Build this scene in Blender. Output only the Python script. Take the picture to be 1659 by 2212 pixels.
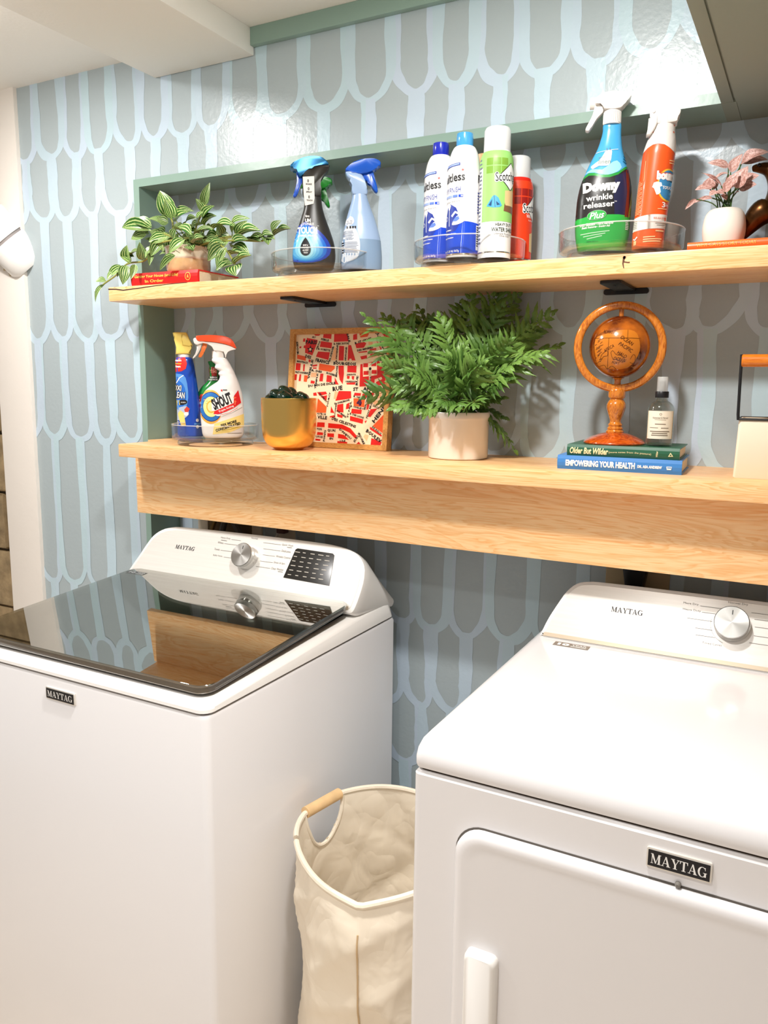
import bpy, bmesh, math, random
from mathutils import Vector, Matrix
for o in list(bpy.data.objects): bpy.data.objects.remove(o)
sc = bpy.context.scene
COL = sc.collection
PI = math.pi
rnd = random.Random(7)

# ------------------------------------------------------------------ camera
cam_d = bpy.data.cameras.new('camera')
cam_d.sensor_fit = 'VERTICAL'; cam_d.sensor_height = 36.0; cam_d.lens = 27.911
cam_d.clip_start = 0.02
cam = bpy.data.objects.new('camera', cam_d); COL.objects.link(cam)
CR, CU, CB = (0.879948, 0.474944, 0.010966), (-0.085592, 0.135790, 0.987033), (0.467296, -0.869477, 0.160139)
cam.matrix_world = Matrix(((CR[0], CU[0], CB[0], 0), (CR[1], CU[1], CB[1], -1.6), (CR[2], CU[2], CB[2], 1.48), (0, 0, 0, 1)))
sc.camera = cam

# ------------------------------------------------------------------ world, lamps, exposure
w = bpy.data.worlds.new('world'); sc.world = w; w.use_nodes = True
bg = w.node_tree.nodes['Background']
bg.inputs[0].default_value = (1.0, 0.99, 0.98, 1); bg.inputs[1].default_value = 0.34
sc.view_settings.view_transform = 'Standard'; sc.view_settings.look = 'None'
sc.view_settings.gamma = 1.0; sc.view_settings.use_curve_mapping = False
sc.view_settings.exposure = 0.34
def ceiling_lamp(loc, watts, size=0.10, col=(1.0, 0.975, 0.95), beam=180):
    d = bpy.data.lights.new('ceiling_lamp', 'AREA'); d.shape = 'DISK'; d.size = size
    d.energy = watts; d.color = col; d.spread = math.radians(beam)
    o = bpy.data.objects.new('ceiling_lamp', d); COL.objects.link(o); o.location = loc
    if beam < 180: return o                       # a recessed downlight with a narrower beam
    d = bpy.data.lights.new('ceiling_fill_glow', 'POINT'); d.shadow_soft_size = 0.05; d.energy = watts * 0.20; d.color = col   # added fill light that brightens the ceiling around the lamp
    o = bpy.data.objects.new('ceiling_fill_glow', d); COL.objects.link(o); o.location = (loc[0], loc[1], loc[2] - 0.07)
    return o
ceiling_lamp((-0.42, -0.79, 2.272), 14.5)
ceiling_lamp((-1.67, -0.66, 2.272), 11)
ceiling_lamp((-2.05, -1.60, 2.272), 5.0, beam=125)
ceiling_lamp((-0.45, -1.68, 2.272), 6.5, beam=125)

# ------------------------------------------------------------------ helpers
def lin(c):
    return tuple(((v / 255.0) / 12.92 if v / 255.0 <= 0.04045 else ((v / 255.0 + 0.055) / 1.055) ** 2.4) for v in c)
MATS = {}
def mat(name, col, rough=0.5, metal=0.0, coat=0.0, trans=0.0, ior=1.45, bump=0.0, bscale=60, var=0.0, vscale=8, sss=0.0):
    if name in MATS: return MATS[name]
    m = bpy.data.materials.new(name); m.use_nodes = True
    nt = m.node_tree; b = nt.nodes['Principled BSDF']; L = nt.links
    c = lin(col)
    b.inputs['Base Color'].default_value = (*c, 1); b.inputs['Roughness'].default_value = rough
    b.inputs['Metallic'].default_value = metal; b.inputs['IOR'].default_value = ior
    b.inputs['Coat Weight'].default_value = coat; b.inputs['Coat Roughness'].default_value = 0.06
    b.inputs['Transmission Weight'].default_value = trans
    tc = nt.nodes.new('ShaderNodeTexCoord')
    if bump:
        n = nt.nodes.new('ShaderNodeTexNoise'); n.inputs['Scale'].default_value = bscale; n.inputs['Detail'].default_value = 5
        bp = nt.nodes.new('ShaderNodeBump'); bp.inputs['Strength'].default_value = bump; bp.inputs['Distance'].default_value = 0.004
        L.new(tc.outputs['Object'], n.inputs['Vector']); L.new(n.outputs[0], bp.inputs['Height']); L.new(bp.outputs[0], b.inputs['Normal'])
    if var:
        n = nt.nodes.new('ShaderNodeTexNoise'); n.inputs['Scale'].default_value = vscale; n.inputs['Detail'].default_value = 4
        r = nt.nodes.new('ShaderNodeValToRGB'); k = var
        r.color_ramp.elements[0].position = 0.3; r.color_ramp.elements[1].position = 0.7
        r.color_ramp.elements[0].color = (*[v * (1 - k) for v in c], 1); r.color_ramp.elements[1].color = (*[min(1, v * (1 + k)) for v in c], 1)
        L.new(tc.outputs['Object'], n.inputs['Vector']); L.new(n.outputs[0], r.inputs[0]); L.new(r.outputs[0], b.inputs['Base Color'])
    MATS[name] = m
    return m
def link(name, me, mats, parent=None, loc=None, rot=None):
    o = bpy.data.objects.new(name, me); COL.objects.link(o)
    if mats is not None and not len(me.materials):
        for m in (mats if isinstance(mats, (list, tuple)) else [mats]): me.materials.append(m)
    if parent: o.parent = parent
    if loc: o.location = loc
    if rot: o.rotation_euler = rot
    return o
def bm_obj(name, bm, mats, parent=None, loc=None, rot=None, smooth=True, ang=35):
    bmesh.ops.recalc_face_normals(bm, faces=bm.faces[:])
    me = bpy.data.meshes.new(name)
    if smooth:
        for f in bm.faces: f.smooth = True
        lim = math.radians(ang)
        for e in bm.edges:
            if len(e.link_faces) == 2 and e.calc_face_angle(0) > lim: e.smooth = False
    bm.to_mesh(me); bm.free()
    return link(name, me, mats, parent, loc, rot)
def thing(name, label, cat, loc=(0, 0, 0), rotz=0, group=None):
    o = bpy.data.objects.new(name, None); COL.objects.link(o); o.empty_display_size = 0.02
    o.location = loc; o.rotation_euler = (0, 0, rotz); o['label'] = label; o['category'] = cat
    if group: o['group'] = group
    return o
def tag(o, label, cat, group=None):
    o['label'] = label; o['category'] = cat
    if group: o['group'] = group
    return o
def struct(o, label=None, cat=None):
    o['kind'] = 'structure'
    if label: o['label'] = label
    if cat: o['category'] = cat
    return o
def add_box(bm, x0, x1, y0, y1, z0, z1, bev=0.0, seg=2):
    r = bmesh.ops.create_cube(bm, size=1.0)
    vs = r['verts']
    for v in vs:
        v.co = Vector((x0 if v.co.x < 0 else x1, y0 if v.co.y < 0 else y1, z0 if v.co.z < 0 else z1))
    if bev:
        es = list({e for v in vs for e in v.link_edges})
        bmesh.ops.bevel(bm, geom=es, offset=bev, segments=seg, affect='EDGES', profile=0.6)
    return vs
def box(name, dims, m, parent=None, bev=0.0, seg=2, loc=None, rot=None):
    bm = bmesh.new(); add_box(bm, *dims, bev=bev, seg=seg)
    return bm_obj(name, bm, m, parent, loc, rot)
def add_loft(bm, secs, seg=32, n=2.0, cap=True):
    """secs: (z, cx, cy, w, d) superellipse rings stacked in z"""
    rings = []
    for s in secs:
        z, cx, cy, wd, d = s[:5]; nn = s[5] if len(s) > 5 else n
        ring = []
        for i in range(seg):
            t = 2 * PI * i / seg; c, q = math.cos(t), math.sin(t)
            ring.append(bm.verts.new((cx + wd * math.copysign(abs(c) ** (2 / nn), c), cy + d * math.copysign(abs(q) ** (2 / nn), q), z)))
        rings.append(ring)
    for a, b in zip(rings, rings[1:]):
        for i in range(seg):
            j = (i + 1) % seg
            bm.faces.new((a[i], a[j], b[j], b[i]))
    if cap:
        bm.faces.new(rings[0][::-1]); bm.faces.new(rings[-1])
    return rings
def lathe(name, prof, m, parent=None, seg=40, loc=None, rot=None, cap=True, ang=40):
    bm = bmesh.new(); add_loft(bm, [(z, 0, 0, max(r, 1e-4), max(r, 1e-4)) for r, z in prof], seg, 2, cap)
    return bm_obj(name, bm, m, parent, loc, rot, ang=ang)
def smooth_prof(p, k=5):
    """Catmull-Rom through tuples"""
    out = []
    n = len(p)
    for i in range(n - 1):
        a, b, c, d = p[max(0, i - 1)], p[i], p[i + 1], p[min(n - 1, i + 2)]
        for s in range(k):
            t = s / k
            out.append(tuple(0.5 * ((2 * b[j]) + (-a[j] + c[j]) * t + (2 * a[j] - 5 * b[j] + 4 * c[j] - d[j]) * t * t + (-a[j] + 3 * b[j] - 3 * c[j] + d[j]) * t ** 3) for j in range(len(b))))
    out.append(tuple(p[-1]))
    return out
def add_tube(bm, pts, rad, seg=8, cap=True):
    pts = [Vector(p) for p in pts]; n = len(pts)
    rad = rad if isinstance(rad, (list, tuple)) else [rad] * n
    rings = []; up = None
    for i, p in enumerate(pts):
        t = (pts[min(n - 1, i + 1)] - pts[max(0, i - 1)]).normalized()
        if up is None:
            up = t.orthogonal().normalized()
        else:
            up = (up - t * up.dot(t)); up = up.normalized() if up.length > 1e-6 else t.orthogonal().normalized()
        s = t.cross(up)
        rings.append([bm.verts.new(p + (up * math.cos(2 * PI * k / seg) + s * math.sin(2 * PI * k / seg)) * rad[i]) for k in range(seg)])
    for a, b in zip(rings, rings[1:]):
        for k in range(seg):
            j = (k + 1) % seg; bm.faces.new((a[k], a[j], b[j], b[k]))
    if cap and seg > 2:
        bm.faces.new(rings[0][::-1]); bm.faces.new(rings[-1])
def tube(name, pts, rad, m, parent=None, seg=8, loc=None):
    bm = bmesh.new(); add_tube(bm, pts, rad, seg)
    return bm_obj(name, bm, m, parent, loc)
def add_outline(bm, pts, y0, y1, bev=0.0, seg=2):
    """extrude an (x,z) outline from y0 to y1"""
    a = [bm.verts.new((x, y0, z)) for x, z in pts]; b = [bm.verts.new((x, y1, z)) for x, z in pts]
    n = len(pts); fs = [bm.faces.new(a), bm.faces.new(b[::-1])]
    for i in range(n):
        fs.append(bm.faces.new((a[i], b[i], b[(i + 1) % n], a[(i + 1) % n])))
    if bev:
        es = [e for f in fs[:2] for e in f.edges]
        bmesh.ops.bevel(bm, geom=es, offset=bev, segments=seg, affect='EDGES', profile=0.5, clamp_overlap=True)
def outline(name, pts, y0, y1, m, parent=None, bev=0.0, seg=2, loc=None, rot=None):
    bm = bmesh.new(); add_outline(bm, pts, y0, y1, bev, seg)
    return bm_obj(name, bm, m, parent, loc, rot, ang=50)
def rounded(x0, x1, z0, z1, r, k=6):
    out = []
    for cx, cz, a0 in ((x1 - r, z1 - r, 0), (x0 + r, z1 - r, 90), (x0 + r, z0 + r, 180), (x1 - r, z0 + r, 270)):
        for i in range(k + 1):
            a = math.radians(a0 + 90 * i / k); out.append((cx + r * math.cos(a), cz + r * math.sin(a)))
    return out
def ellipse(cx, cz, a, b, n=28, a0=0, a1=360):
    return [(cx + a * math.cos(math.radians(a0 + (a1 - a0) * i / n)), cz + b * math.sin(math.radians(a0 + (a1 - a0) * i / n))) for i in range(n + (0 if a1 - a0 == 360 else 1))]
def smooth_closed(p, k=4):
    n = len(p); out = []
    for i in range(n):
        a, b, c, d = p[i - 1], p[i], p[(i + 1) % n], p[(i + 2) % n]
        for s in range(k):
            t = s / k
            out.append(tuple(0.5 * ((2 * b[j]) + (-a[j] + c[j]) * t + (2 * a[j] - 5 * b[j] + 4 * c[j] - d[j]) * t * t + (-a[j] + 3 * b[j] - 3 * c[j] + d[j]) * t ** 3) for j in (0, 1)))
    return out

# ------------------------------------------------------------------ lettering
def text_geo(s, bold=0.0, shear=0.0, res=2):
    cu = bpy.data.curves.new('t', 'FONT'); cu.body = s; cu.resolution_u = res; cu.offset = bold; cu.shear = shear
    o = bpy.data.objects.new('t', cu); COL.objects.link(o)
    me = bpy.data.meshes.new_from_object(o)
    vs = [(v.co.x, v.co.y) for v in me.vertices]; fs = [tuple(p.vertices) for p in me.polygons]
    bpy.data.objects.remove(o); bpy.data.curves.remove(cu); bpy.data.meshes.remove(me)
    return vs, fs
def fit(geo, cx, cz, wd, ht, rot=0.0, arc=0.0):
    vs, fs = geo
    if not vs: return geo
    x0 = min(v[0] for v in vs); x1 = max(v[0] for v in vs); y0 = min(v[1] for v in vs); y1 = max(v[1] for v in vs)
    out = []; c, s = math.cos(math.radians(rot)), math.sin(math.radians(rot))
    for x, y in vs:
        u = ((x - x0) / (x1 - x0) - 0.5) * wd; v = ((y - y0) / max(1e-9, y1 - y0) - 0.5) * ht
        v += arc * (1 - (2 * u / wd) ** 2)
        out.append((cx + u * c - v * s, cz + u * s + v * c))
    return out, fs
def T(s, cx, cz, wd, ht, bold=0.0, shear=0.0, rot=0.0, arc=0.0, res=2):
    return fit(text_geo(s, bold, shear, res), cx, cz, wd, ht, rot, arc)
def P(pts):
    return [tuple(p) for p in pts], [tuple(range(len(pts)))]
def R(x0, x1, z0, z1): return P([(x0, z0), (x1, z0), (x1, z1), (x0, z1)])
def ring(cx, cz, a, b, a2, b2, n=30, a0=0, a1=360):
    vs = []; fs = []
    for i in range(n + 1):
        t = math.radians(a0 + (a1 - a0) * i / n)
        vs += [(cx + a * math.cos(t), cz + b * math.sin(t)), (cx + a2 * math.cos(t), cz + b2 * math.sin(t))]
    for i in range(n): fs.append((2 * i, 2 * i + 2, 2 * i + 3, 2 * i + 1))
    return vs, fs
def line(pts, wd):
    vs = []; fs = []; n = len(pts)
    for i, (x, z) in enumerate(pts):
        a = pts[max(0, i - 1)]; b = pts[min(n - 1, i + 1)]; dx, dz = b[0] - a[0], b[1] - a[1]; l = math.hypot(dx, dz) or 1
        ww = wd(i / (n - 1)) if callable(wd) else wd
        vs += [(x - dz / l * ww / 2, z + dx / l * ww / 2), (x + dz / l * ww / 2, z - dx / l * ww / 2)]
    for i in range(n - 1): fs.append((2 * i, 2 * i + 2, 2 * i + 3, 2 * i + 1))
    return vs, fs
def join(*gs):
    vs = []; fs = []
    for v, f in gs:
        o = len(vs); vs += list(v); fs += [tuple(i + o for i in q) for q in f]
    return vs, fs
def serif(word, shear=0.0):
    """slab/modern serif capitals drawn as polygons (thick and thin strokes with serifs)"""
    def q(*p): return P(p)
    def r(a, b, c, d): return R(a, b, c, d)
    th, tn, sf = 0.20, 0.07, 0.06
    G = {}
    G['M'] = (1.12, join(r(.10, .10 + tn, 0, 1), r(0, .28, 0, sf), q((.02, 1), (.26, 1), (.60, .10), (.50, 0)), q((.50, 0), (.56, .02), (.90, 1), (.82, 1)), r(.80, .80 + th, 0, 1), r(.70, 1.10, 0, sf), r(.0, .2, 1 - sf, 1), r(.82, 1.10, 1 - sf, 1)))
    G['A'] = (0.98, join(q((.10, 0), (.10 + tn, 0), (.50, .95), (.44, 1)), q((.40, 1), (.54, 1), (.90, 0), (.66, 0)), r(.24, .70, .28, .28 + sf), r(0, .28, 0, sf), r(.56, .98, 0, sf)))
    G['Y'] = (0.94, join(q((.06, 1), (.30, 1), (.55, .44), (.38, .44)), q((.50, .44), (.56, .44), (.86, 1), (.78, 1)), r(.38, .38 + th, 0, .48), r(.26, .70, 0, sf), r(0, .42, 1 - sf, 1), r(.64, .96, 1 - sf, 1)))
    G['T'] = (0.84, join(r(.32, .32 + th, 0, 1), r(.20, .64, 0, sf), r(0, .84, 1 - tn, 1), q((0, 1), (0, .70), (.05, .70), (.12, .95)), q((.84, 1), (.84, .70), (.79, .70), (.72, .95))))
    def garc():
        vs = []; fs = []; n = 26
        for i in range(n + 1):
            t = math.radians(48 + (325 - 48) * i / n)
            vs += [(.46 + .46 * math.cos(t), .5 + .52 * math.sin(t)), (.48 + .27 * math.cos(t), .5 + .46 * math.sin(t))]
        for i in range(n): fs.append((2 * i, 2 * i + 2, 2 * i + 3, 2 * i + 1))
        return vs, fs
    G['G'] = (1.0, join(garc(), r(.68, .68 + th, .02, .45), r(.56, .96, .40, .46), q((.72, .98), (.80, .98), (.80, .66), (.75, .66)), ))
    out = []; x = 0
    for ch in word:
        if ch == ' ': x += 0.5; continue
        wd, g = G[ch]
        out.append(([(vx + x + shear * vz, vz) for vx, vz in g[0]], g[1])); x += wd + 0.03
    return join(*out)

def planar(o, ux, uz):
    o, ux, uz = Vector(o), Vector(ux), Vector(uz); n = ux.cross(uz).normalized()   # outward towards -y for ux=+x, uz=+z
    return lambda u, v, off: o + ux * u + uz * v + n * off
FLAT = planar((0, 0, 0), (1, 0, 0), (0, 0, 1))
def cyl(r, taper=None, cx=0, cy=0):
    def f(u, v, off):
        rr = r if taper is None else taper(v)
        a = u / r
        return Vector((cx + (rr + off) * math.sin(a), cy - (rr + off) * math.cos(a), v))
    return f
def loft_surf(secs, n=2.0):
    def f(u, v, off):
        v = min(max(v, secs[0][0]), secs[-1][0] - 1e-6)
        for a, b in zip(secs, secs[1:]):
            if a[0] <= v <= b[0]:
                t = (v - a[0]) / max(1e-9, b[0] - a[0]); s = [a[i] + (b[i] - a[i]) * t for i in range(5)]; break
        k = max(-0.985, min(0.985, (u - s[1]) / s[3]))
        x = s[1] + k * (s[3] + off * abs(k)); y = s[2] - s[4] * (1 - abs(k) ** n) ** (1 / n) - off
        return Vector((x, y, v))
    return f
def decal(name, parent, items, surf, step=0.0, label=None):
    """items: (geo, material, layer) printed on the surface as one thin mesh"""
    bm = bmesh.new(); mats = []
    for item in items:
        geo, m, lay = item[:3]; stag = len(item) > 3          # overlapping letter strokes are staggered a hair
        vs, fs = geo
        if not vs: continue
        if m not in mats: mats.append(m)
        mi = mats.index(m); tb = bmesh.new()
        tv = [tb.verts.new((x, z, 0)) for x, z in vs]
        for f in fs:
            try: tb.faces.new([tv[i] for i in f])
            except ValueError: pass
        tb.normal_update(); bmesh.ops.triangulate(tb, faces=[f for f in tb.faces if len(f.verts) > 4])
        if step:
            xs = [v[0] for v in vs]; zs = [v[1] for v in vs]
            for ax, lo, hi in ((0, min(xs), max(xs)), (1, min(zs), max(zs))):
                k = math.ceil((lo + 1e-6) / step)
                while k * step < hi - 1e-6:
                    no = (1, 0, 0) if ax == 0 else (0, 1, 0); co = (k * step, 0, 0) if ax == 0 else (0, k * step, 0)
                    bmesh.ops.bisect_plane(tb, geom=tb.verts[:] + tb.edges[:] + tb.faces[:], plane_co=co, plane_no=no); k += 1
        tb.normal_update(); bmesh.ops.triangulate(tb, faces=[f for f in tb.faces if len(f.verts) > 4])
        mp = {}
        for q_, v in enumerate(tb.verts): mp[v] = bm.verts.new(surf(v.co.x, v.co.y, 0.00025 + 0.00018 * lay + (0.00003 * (q_ // 4 % 9) if stag else 0)))
        for f in tb.faces:
            try:
                nf = bm.faces.new([mp[v] for v in f.verts]); nf.material_index = mi; nf.smooth = True
            except ValueError: pass
        tb.free()
    me = bpy.data.meshes.new(name); bm.to_mesh(me); bm.free()
    for m in mats: me.materials.append(m)
    o = link(name, me, None, parent)
    if label: o['label'] = label
    if name in ('panel_print', 'spine_title', 'display_print', 'street_map'): o['kind'] = 'stuff'
    return o
def ink(name, col, rough=0.42): return mat(name, col, rough)
BLACK = ink('black_ink', (22, 22, 26)); WHITE = ink('white_ink', (245, 243, 240)); GREY = ink('grey_ink', (140, 138, 134))

# ------------------------------------------------------------------ surface materials
def wood(name, c1, c2, c3, stretch=(1.1, 9, 9), rough=0.42, fine=True, scale=5.0, dist=1.6, coat=0.0):
    m = bpy.data.materials.new(name); m.use_nodes = True; nt = m.node_tree; L = nt.links; b = nt.nodes['Principled BSDF']
    tc = nt.nodes.new('ShaderNodeTexCoord'); mp = nt.nodes.new('ShaderNodeMapping'); mp.inputs['Scale'].default_value = stretch
    L.new(tc.outputs['Object'], mp.inputs['Vector'])
    n1 = nt.nodes.new('ShaderNodeTexNoise'); n1.inputs['Scale'].default_value = scale; n1.inputs['Detail'].default_value = 3; n1.inputs['Distortion'].default_value = dist
    L.new(mp.outputs[0], n1.inputs['Vector'])
    mm = nt.nodes.new('ShaderNodeMath'); mm.operation = 'MULTIPLY'; mm.inputs[1].default_value = 9.0; L.new(n1.outputs[0], mm.inputs[0])
    fr = nt.nodes.new('ShaderNodeMath'); fr.operation = 'FRACT'; L.new(mm.outputs[0], fr.inputs[0])
    r = nt.nodes.new('ShaderNodeValToRGB'); e = r.color_ramp.elements
    e[0].position = 0.0; e[0].color = (*lin(c2), 1); e[1].position = 0.55; e[1].color = (*lin(c1), 1)
    x = r.color_ramp.elements.new(0.9); x.color = (*lin(c1), 1); y = r.color_ramp.elements.new(1.0); y.color = (*lin(c2), 1)
    L.new(fr.outputs[0], r.inputs[0])
    n2 = nt.nodes.new('ShaderNodeTexNoise'); n2.inputs['Scale'].default_value = 26; n2.inputs['Detail'].default_value = 6
    mp2 = nt.nodes.new('ShaderNodeMapping'); mp2.inputs['Scale'].default_value = (stretch[0] * 0.9, stretch[1] * 2.2, stretch[2] * 2.2)
    L.new(tc.outputs['Object'], mp2.inputs['Vector']); L.new(mp2.outputs[0], n2.inputs['Vector'])
    r2 = nt.nodes.new('ShaderNodeValToRGB'); r2.color_ramp.elements[0].position = 0.30; r2.color_ramp.elements[1].position = 0.52
    r2.color_ramp.elements[0].color = (*lin(c3), 1); r2.color_ramp.elements[1].color = (1, 1, 1, 1)
    L.new(n2.outputs[0], r2.inputs[0])
    mx = nt.nodes.new('ShaderNodeMix'); mx.data_type = 'RGBA'; mx.blend_type = 'MULTIPLY'; mx.inputs[0].default_value = 0.55 if fine else 0.2
    L.new(r.outputs[0], mx.inputs[6]); L.new(r2.outputs[0], mx.inputs[7]); L.new(mx.outputs[2], b.inputs['Base Color'])
    b.inputs['Roughness'].default_value = rough; b.inputs['Coat Weight'].default_value = coat
    MATS[name] = m
    return m
def wall_paint(name, col, rough=0.42, bump=0.25, vary=0.0, random_tint=0.0):
    m = mat(name, col, rough, bump=bump, bscale=90)
    nt = m.node_tree; L = nt.links; b = nt.nodes['Principled BSDF']
    for n in nt.nodes:
        if n.type == 'TEX_NOISE': n.inputs['Detail'].default_value = 2
    if random_tint:
        oi = nt.nodes.new('ShaderNodeObjectInfo'); r = nt.nodes.new('ShaderNodeValToRGB'); c = lin(col)
        r.color_ramp.elements[0].color = (c[0] * 0.93, c[1] * 1.02, c[2] * 1.0, 1); r.color_ramp.elements[1].color = (c[0] * 1.0, c[1] * 0.99, c[2] * 1.06, 1)
        L.new(oi.outputs['Random'], r.inputs[0])
        n = nt.nodes.new('ShaderNodeTexNoise'); n.inputs['Scale'].default_value = 9; n.inputs['Detail'].default_value = 3
        tc = nt.nodes.new('ShaderNodeTexCoord'); L.new(tc.outputs['Object'], n.inputs['Vector'])
        hs = nt.nodes.new('ShaderNodeHueSaturation'); mr = nt.nodes.new('ShaderNodeMapRange')
        mr.inputs[3].default_value = 0.93; mr.inputs[4].default_value = 1.07; L.new(n.outputs[0], mr.inputs[0])
        L.new(mr.outputs[0], hs.inputs['Value']); L.new(r.outputs[0], hs.inputs['Color']); L.new(hs.outputs[0], b.inputs['Base Color'])
    return m
M_WALL = wall_paint('wall_paint_blue_grey', (172, 184, 188), 0.27, 0.12)
M_STROKE = wall_paint('scallop_paint_pale_blue', (194, 210, 219), 0.27, 0.12, random_tint=1)
M_TRIM = mat('trim_paint_sage', (140, 166, 154), 0.32, bump=0.10, bscale=40)
M_SOFFIT = mat('soffit_paint_sage_grey', (146, 156, 142), 0.6, bump=0.12, bscale=40)
M_CEIL = mat('ceiling_paint_white', (242, 238, 231), 0.85, bump=0.1, bscale=120)
M_BOARD = mat('plaster_white', (235, 228, 220), 0.7, bump=0.25, bscale=25)
M_FLOOR = mat('floor_tan', (222, 206, 186), 0.5, var=0.12, vscale=4)
M_MAPLE = wood('maple_shelf', (250, 204, 150), (238, 180, 116), (248, 206, 158), stretch=(0.8, 7, 11), rough=0.38, scale=3.2, dist=2.2)
M_PLY = wood('maple_plywood', (250, 206, 152), (240, 184, 122), (248, 210, 164), stretch=(0.8, 5, 5.5), rough=0.45, scale=2.2, dist=2.8)
M_KNOT = mat('knot_dark', (92, 48, 22), 0.5)
M_BLACK = mat('black_steel', (24, 24, 26), 0.38)
M_BLOCK = mat('concrete_block', (164, 142, 108), 0.95, bump=1.0, bscale=55, var=0.28, vscale=22)
M_MORTAR = mat('mortar', (120, 104, 80), 0.95, bump=0.8, bscale=60)
M_PVC = mat('pvc_white', (245, 243, 240), 0.28)

# ------------------------------------------------------------------ room shell
bm = bmesh.new(); add_box(bm, -2.04, -1.607, 0.0, 0.112, 0, 2.30); add_box(bm, -1.607, -0.193, 0.0, 0.112, 1.993, 2.30)
wall_back = struct(bm_obj('wall_back', bm, M_WALL, smooth=False), 'blue grey painted wall with pale scallops around the shelf niche', 'wall')
wall_niche = struct(box('wall_niche', (-1.75, 1.0, 0.112, 0.20, 0, 2.30), M_WALL), 'recessed scallop painted wall at the back of the niche', 'wall')
struct(box('wall_left', (-2.183, -2.04, -0.012, 0.16, 0, 2.30), M_BOARD, bev=0.002), 'narrow white plaster pier left of the scallop wall', 'wall')
struct(box('wall_right', (1.0, 1.1, -3.2, 0.2, 0, 2.30), M_BOARD), 'white side wall', 'wall')
wb = struct(box('wall_block', (-4.2, -2.0, 0.185, 0.30, 0, 2.30), M_MORTAR), 'bare concrete block wall beyond the white pier', 'wall')
blk = {}
for row in range(11):
    for k in range(5):
        x1 = -2.02 - k * 0.406 - (0.203 if row % 2 else 0); hz = 0.193
        me_key = rnd.randrange(3)
        if me_key not in blk:
            b_ = bmesh.new(); add_box(b_, -0.197, 0.197, -0.02, 0.02, -0.0965, 0.0965, bev=0.006)
            for v in b_.verts: v.co += Vector((rnd.uniform(-.003, .003), rnd.uniform(-.004, .004), rnd.uniform(-.003, .003)))
            o = bm_obj('concrete_block', b_, M_BLOCK, wb); blk[me_key] = o.data
        else:
            o = link('concrete_block', blk[me_key], None, wb)
        o.location = (x1 - 0.2, 0.178 + rnd.uniform(-.003, .003), 0.0 + row * 0.203 + 0.181)
struct(box('floor', (-4.2, 1.1, -3.2, 0.3, -0.1, 0), M_FLOOR), 'tan floor', 'floor')
struct(box('ceiling', (-4.2, 1.1, -3.2, 0.3, 2.281, 2.38), M_CEIL), 'off white painted ceiling', 'ceiling')
struct(box('ceiling_beam', (-1.521, -1.214, -3.2, -0.001, 2.225, 2.2815), M_CEIL, bev=0.003), 'boxed white beam running out along the ceiling', 'ceiling')
struct(box('trim_1', (-1.214, -0.19, -0.016, 0.0, 2.242, 2.281), M_TRIM, bev=0.0015), 'sage green moulding under the ceiling', 'trim')
bm = bmesh.new(); add_outline(bm, [(-1.607, 0), (-1.588, 0), (-1.588, 1.9735), (-1.607, 1.993)], -0.003, 0.1125)
struct(bm_obj('trim_2', bm, M_TRIM, smooth=False), 'sage green jamb on the left of the niche', 'trim')
bm = bmesh.new(); add_outline(bm, [(-1.607, 1.993), (-1.588, 1.9735), (-0.193, 1.9735), (-0.193, 1.993)], -0.003, 0.1125)
struct(bm_obj('trim_3', bm, M_TRIM, smooth=False), 'sage green head board over the niche', 'trim')
struct(box('ceiling_soffit', (-0.19, 1.0, -1.35, 0.1125, 1.978, 2.2815), M_SOFFIT), 'boxed sage soffit lowering the ceiling on the right', 'ceiling')
struct(box('trim_4', (-0.193, -0.1725, -1.352, 0.0, 1.9735, 2.2815), M_SOFFIT, bev=0.001), 'narrow strip along the edge of the soffit', 'trim')
struct(box('trim_5', (-0.1695, 1.0, -1.352, 0.1125, 1.9735, 1.979), M_SOFFIT, bev=0.001), 'flat board under the soffit', 'trim')
struct(box('trim_6', (-0.193, -0.168, 0.0, 0.1125, 1.9735, 1.979), M_SOFFIT), 'end of the niche head board', 'trim')

# painted scallops: every brush stroke is a thin coat of paint on the wall
def stroke_poly(a, b, c, zb, ztop, seed):
    q = random.Random(seed); h = (b - a) / 2 - 0.0052; mid = (a + b) / 2; R0 = min(0.068, (ztop - zb) * 0.55) * q.uniform(0.85, 1.1)
    pts = []
    for i in range(14): t = i / 14; pts.append((mid - h + (c - mid) * 0.15 * t, ztop + (zb + R0 - ztop) * t))
    for i in range(23):
        th = PI + PI * i / 22; cx = mid + (c - mid) * abs(math.sin(th)) ** 1.0
        pts.append((cx + h * math.cos(th) , zb + R0 + R0 * math.copysign(abs(math.sin(th)) ** 0.9, math.sin(th))))
    for i in range(1, 15): t = i / 14; pts.append((mid + h + (c - mid) * 0.15 * (1 - t), zb + R0 + (ztop - zb - R0) * t))
    ph = [q.uniform(0, 6.28) for _ in range(6)]; w0 = q.uniform(0.0225, 0.0285); le = []; ri = []; n = len(pts)
    for i, (x, z) in enumerate(pts):
        pa, pb = pts[max(0, i - 1)], pts[min(n - 1, i + 1)]; dx, dz = pb[0] - pa[0], pb[1] - pa[1]; l = math.hypot(dx, dz) or 1
        s = i / (n - 1)
        wv = w0 * (1 - 0.30 * math.exp(-((s - .5) / .16) ** 2))
        e1 = 0.0022 * math.sin(11 * s + ph[0]) + 0.0012 * math.sin(27 * s + ph[1]) + 0.0006 * math.sin(70 * s + ph[4])
        e2 = 0.0022 * math.sin(12 * s + ph[2]) + 0.0012 * math.sin(25 * s + ph[3]) + 0.0006 * math.sin(63 * s + ph[5])
        nx, nz = -dz / l, dx / l
        le.append((x + nx * (wv / 2 + e1), z + nz * (wv / 2 + e1))); ri.append((x - nx * (wv / 2 + e2), z - nz * (wv / 2 + e2)))
    return le, ri
SK = [0]
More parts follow.
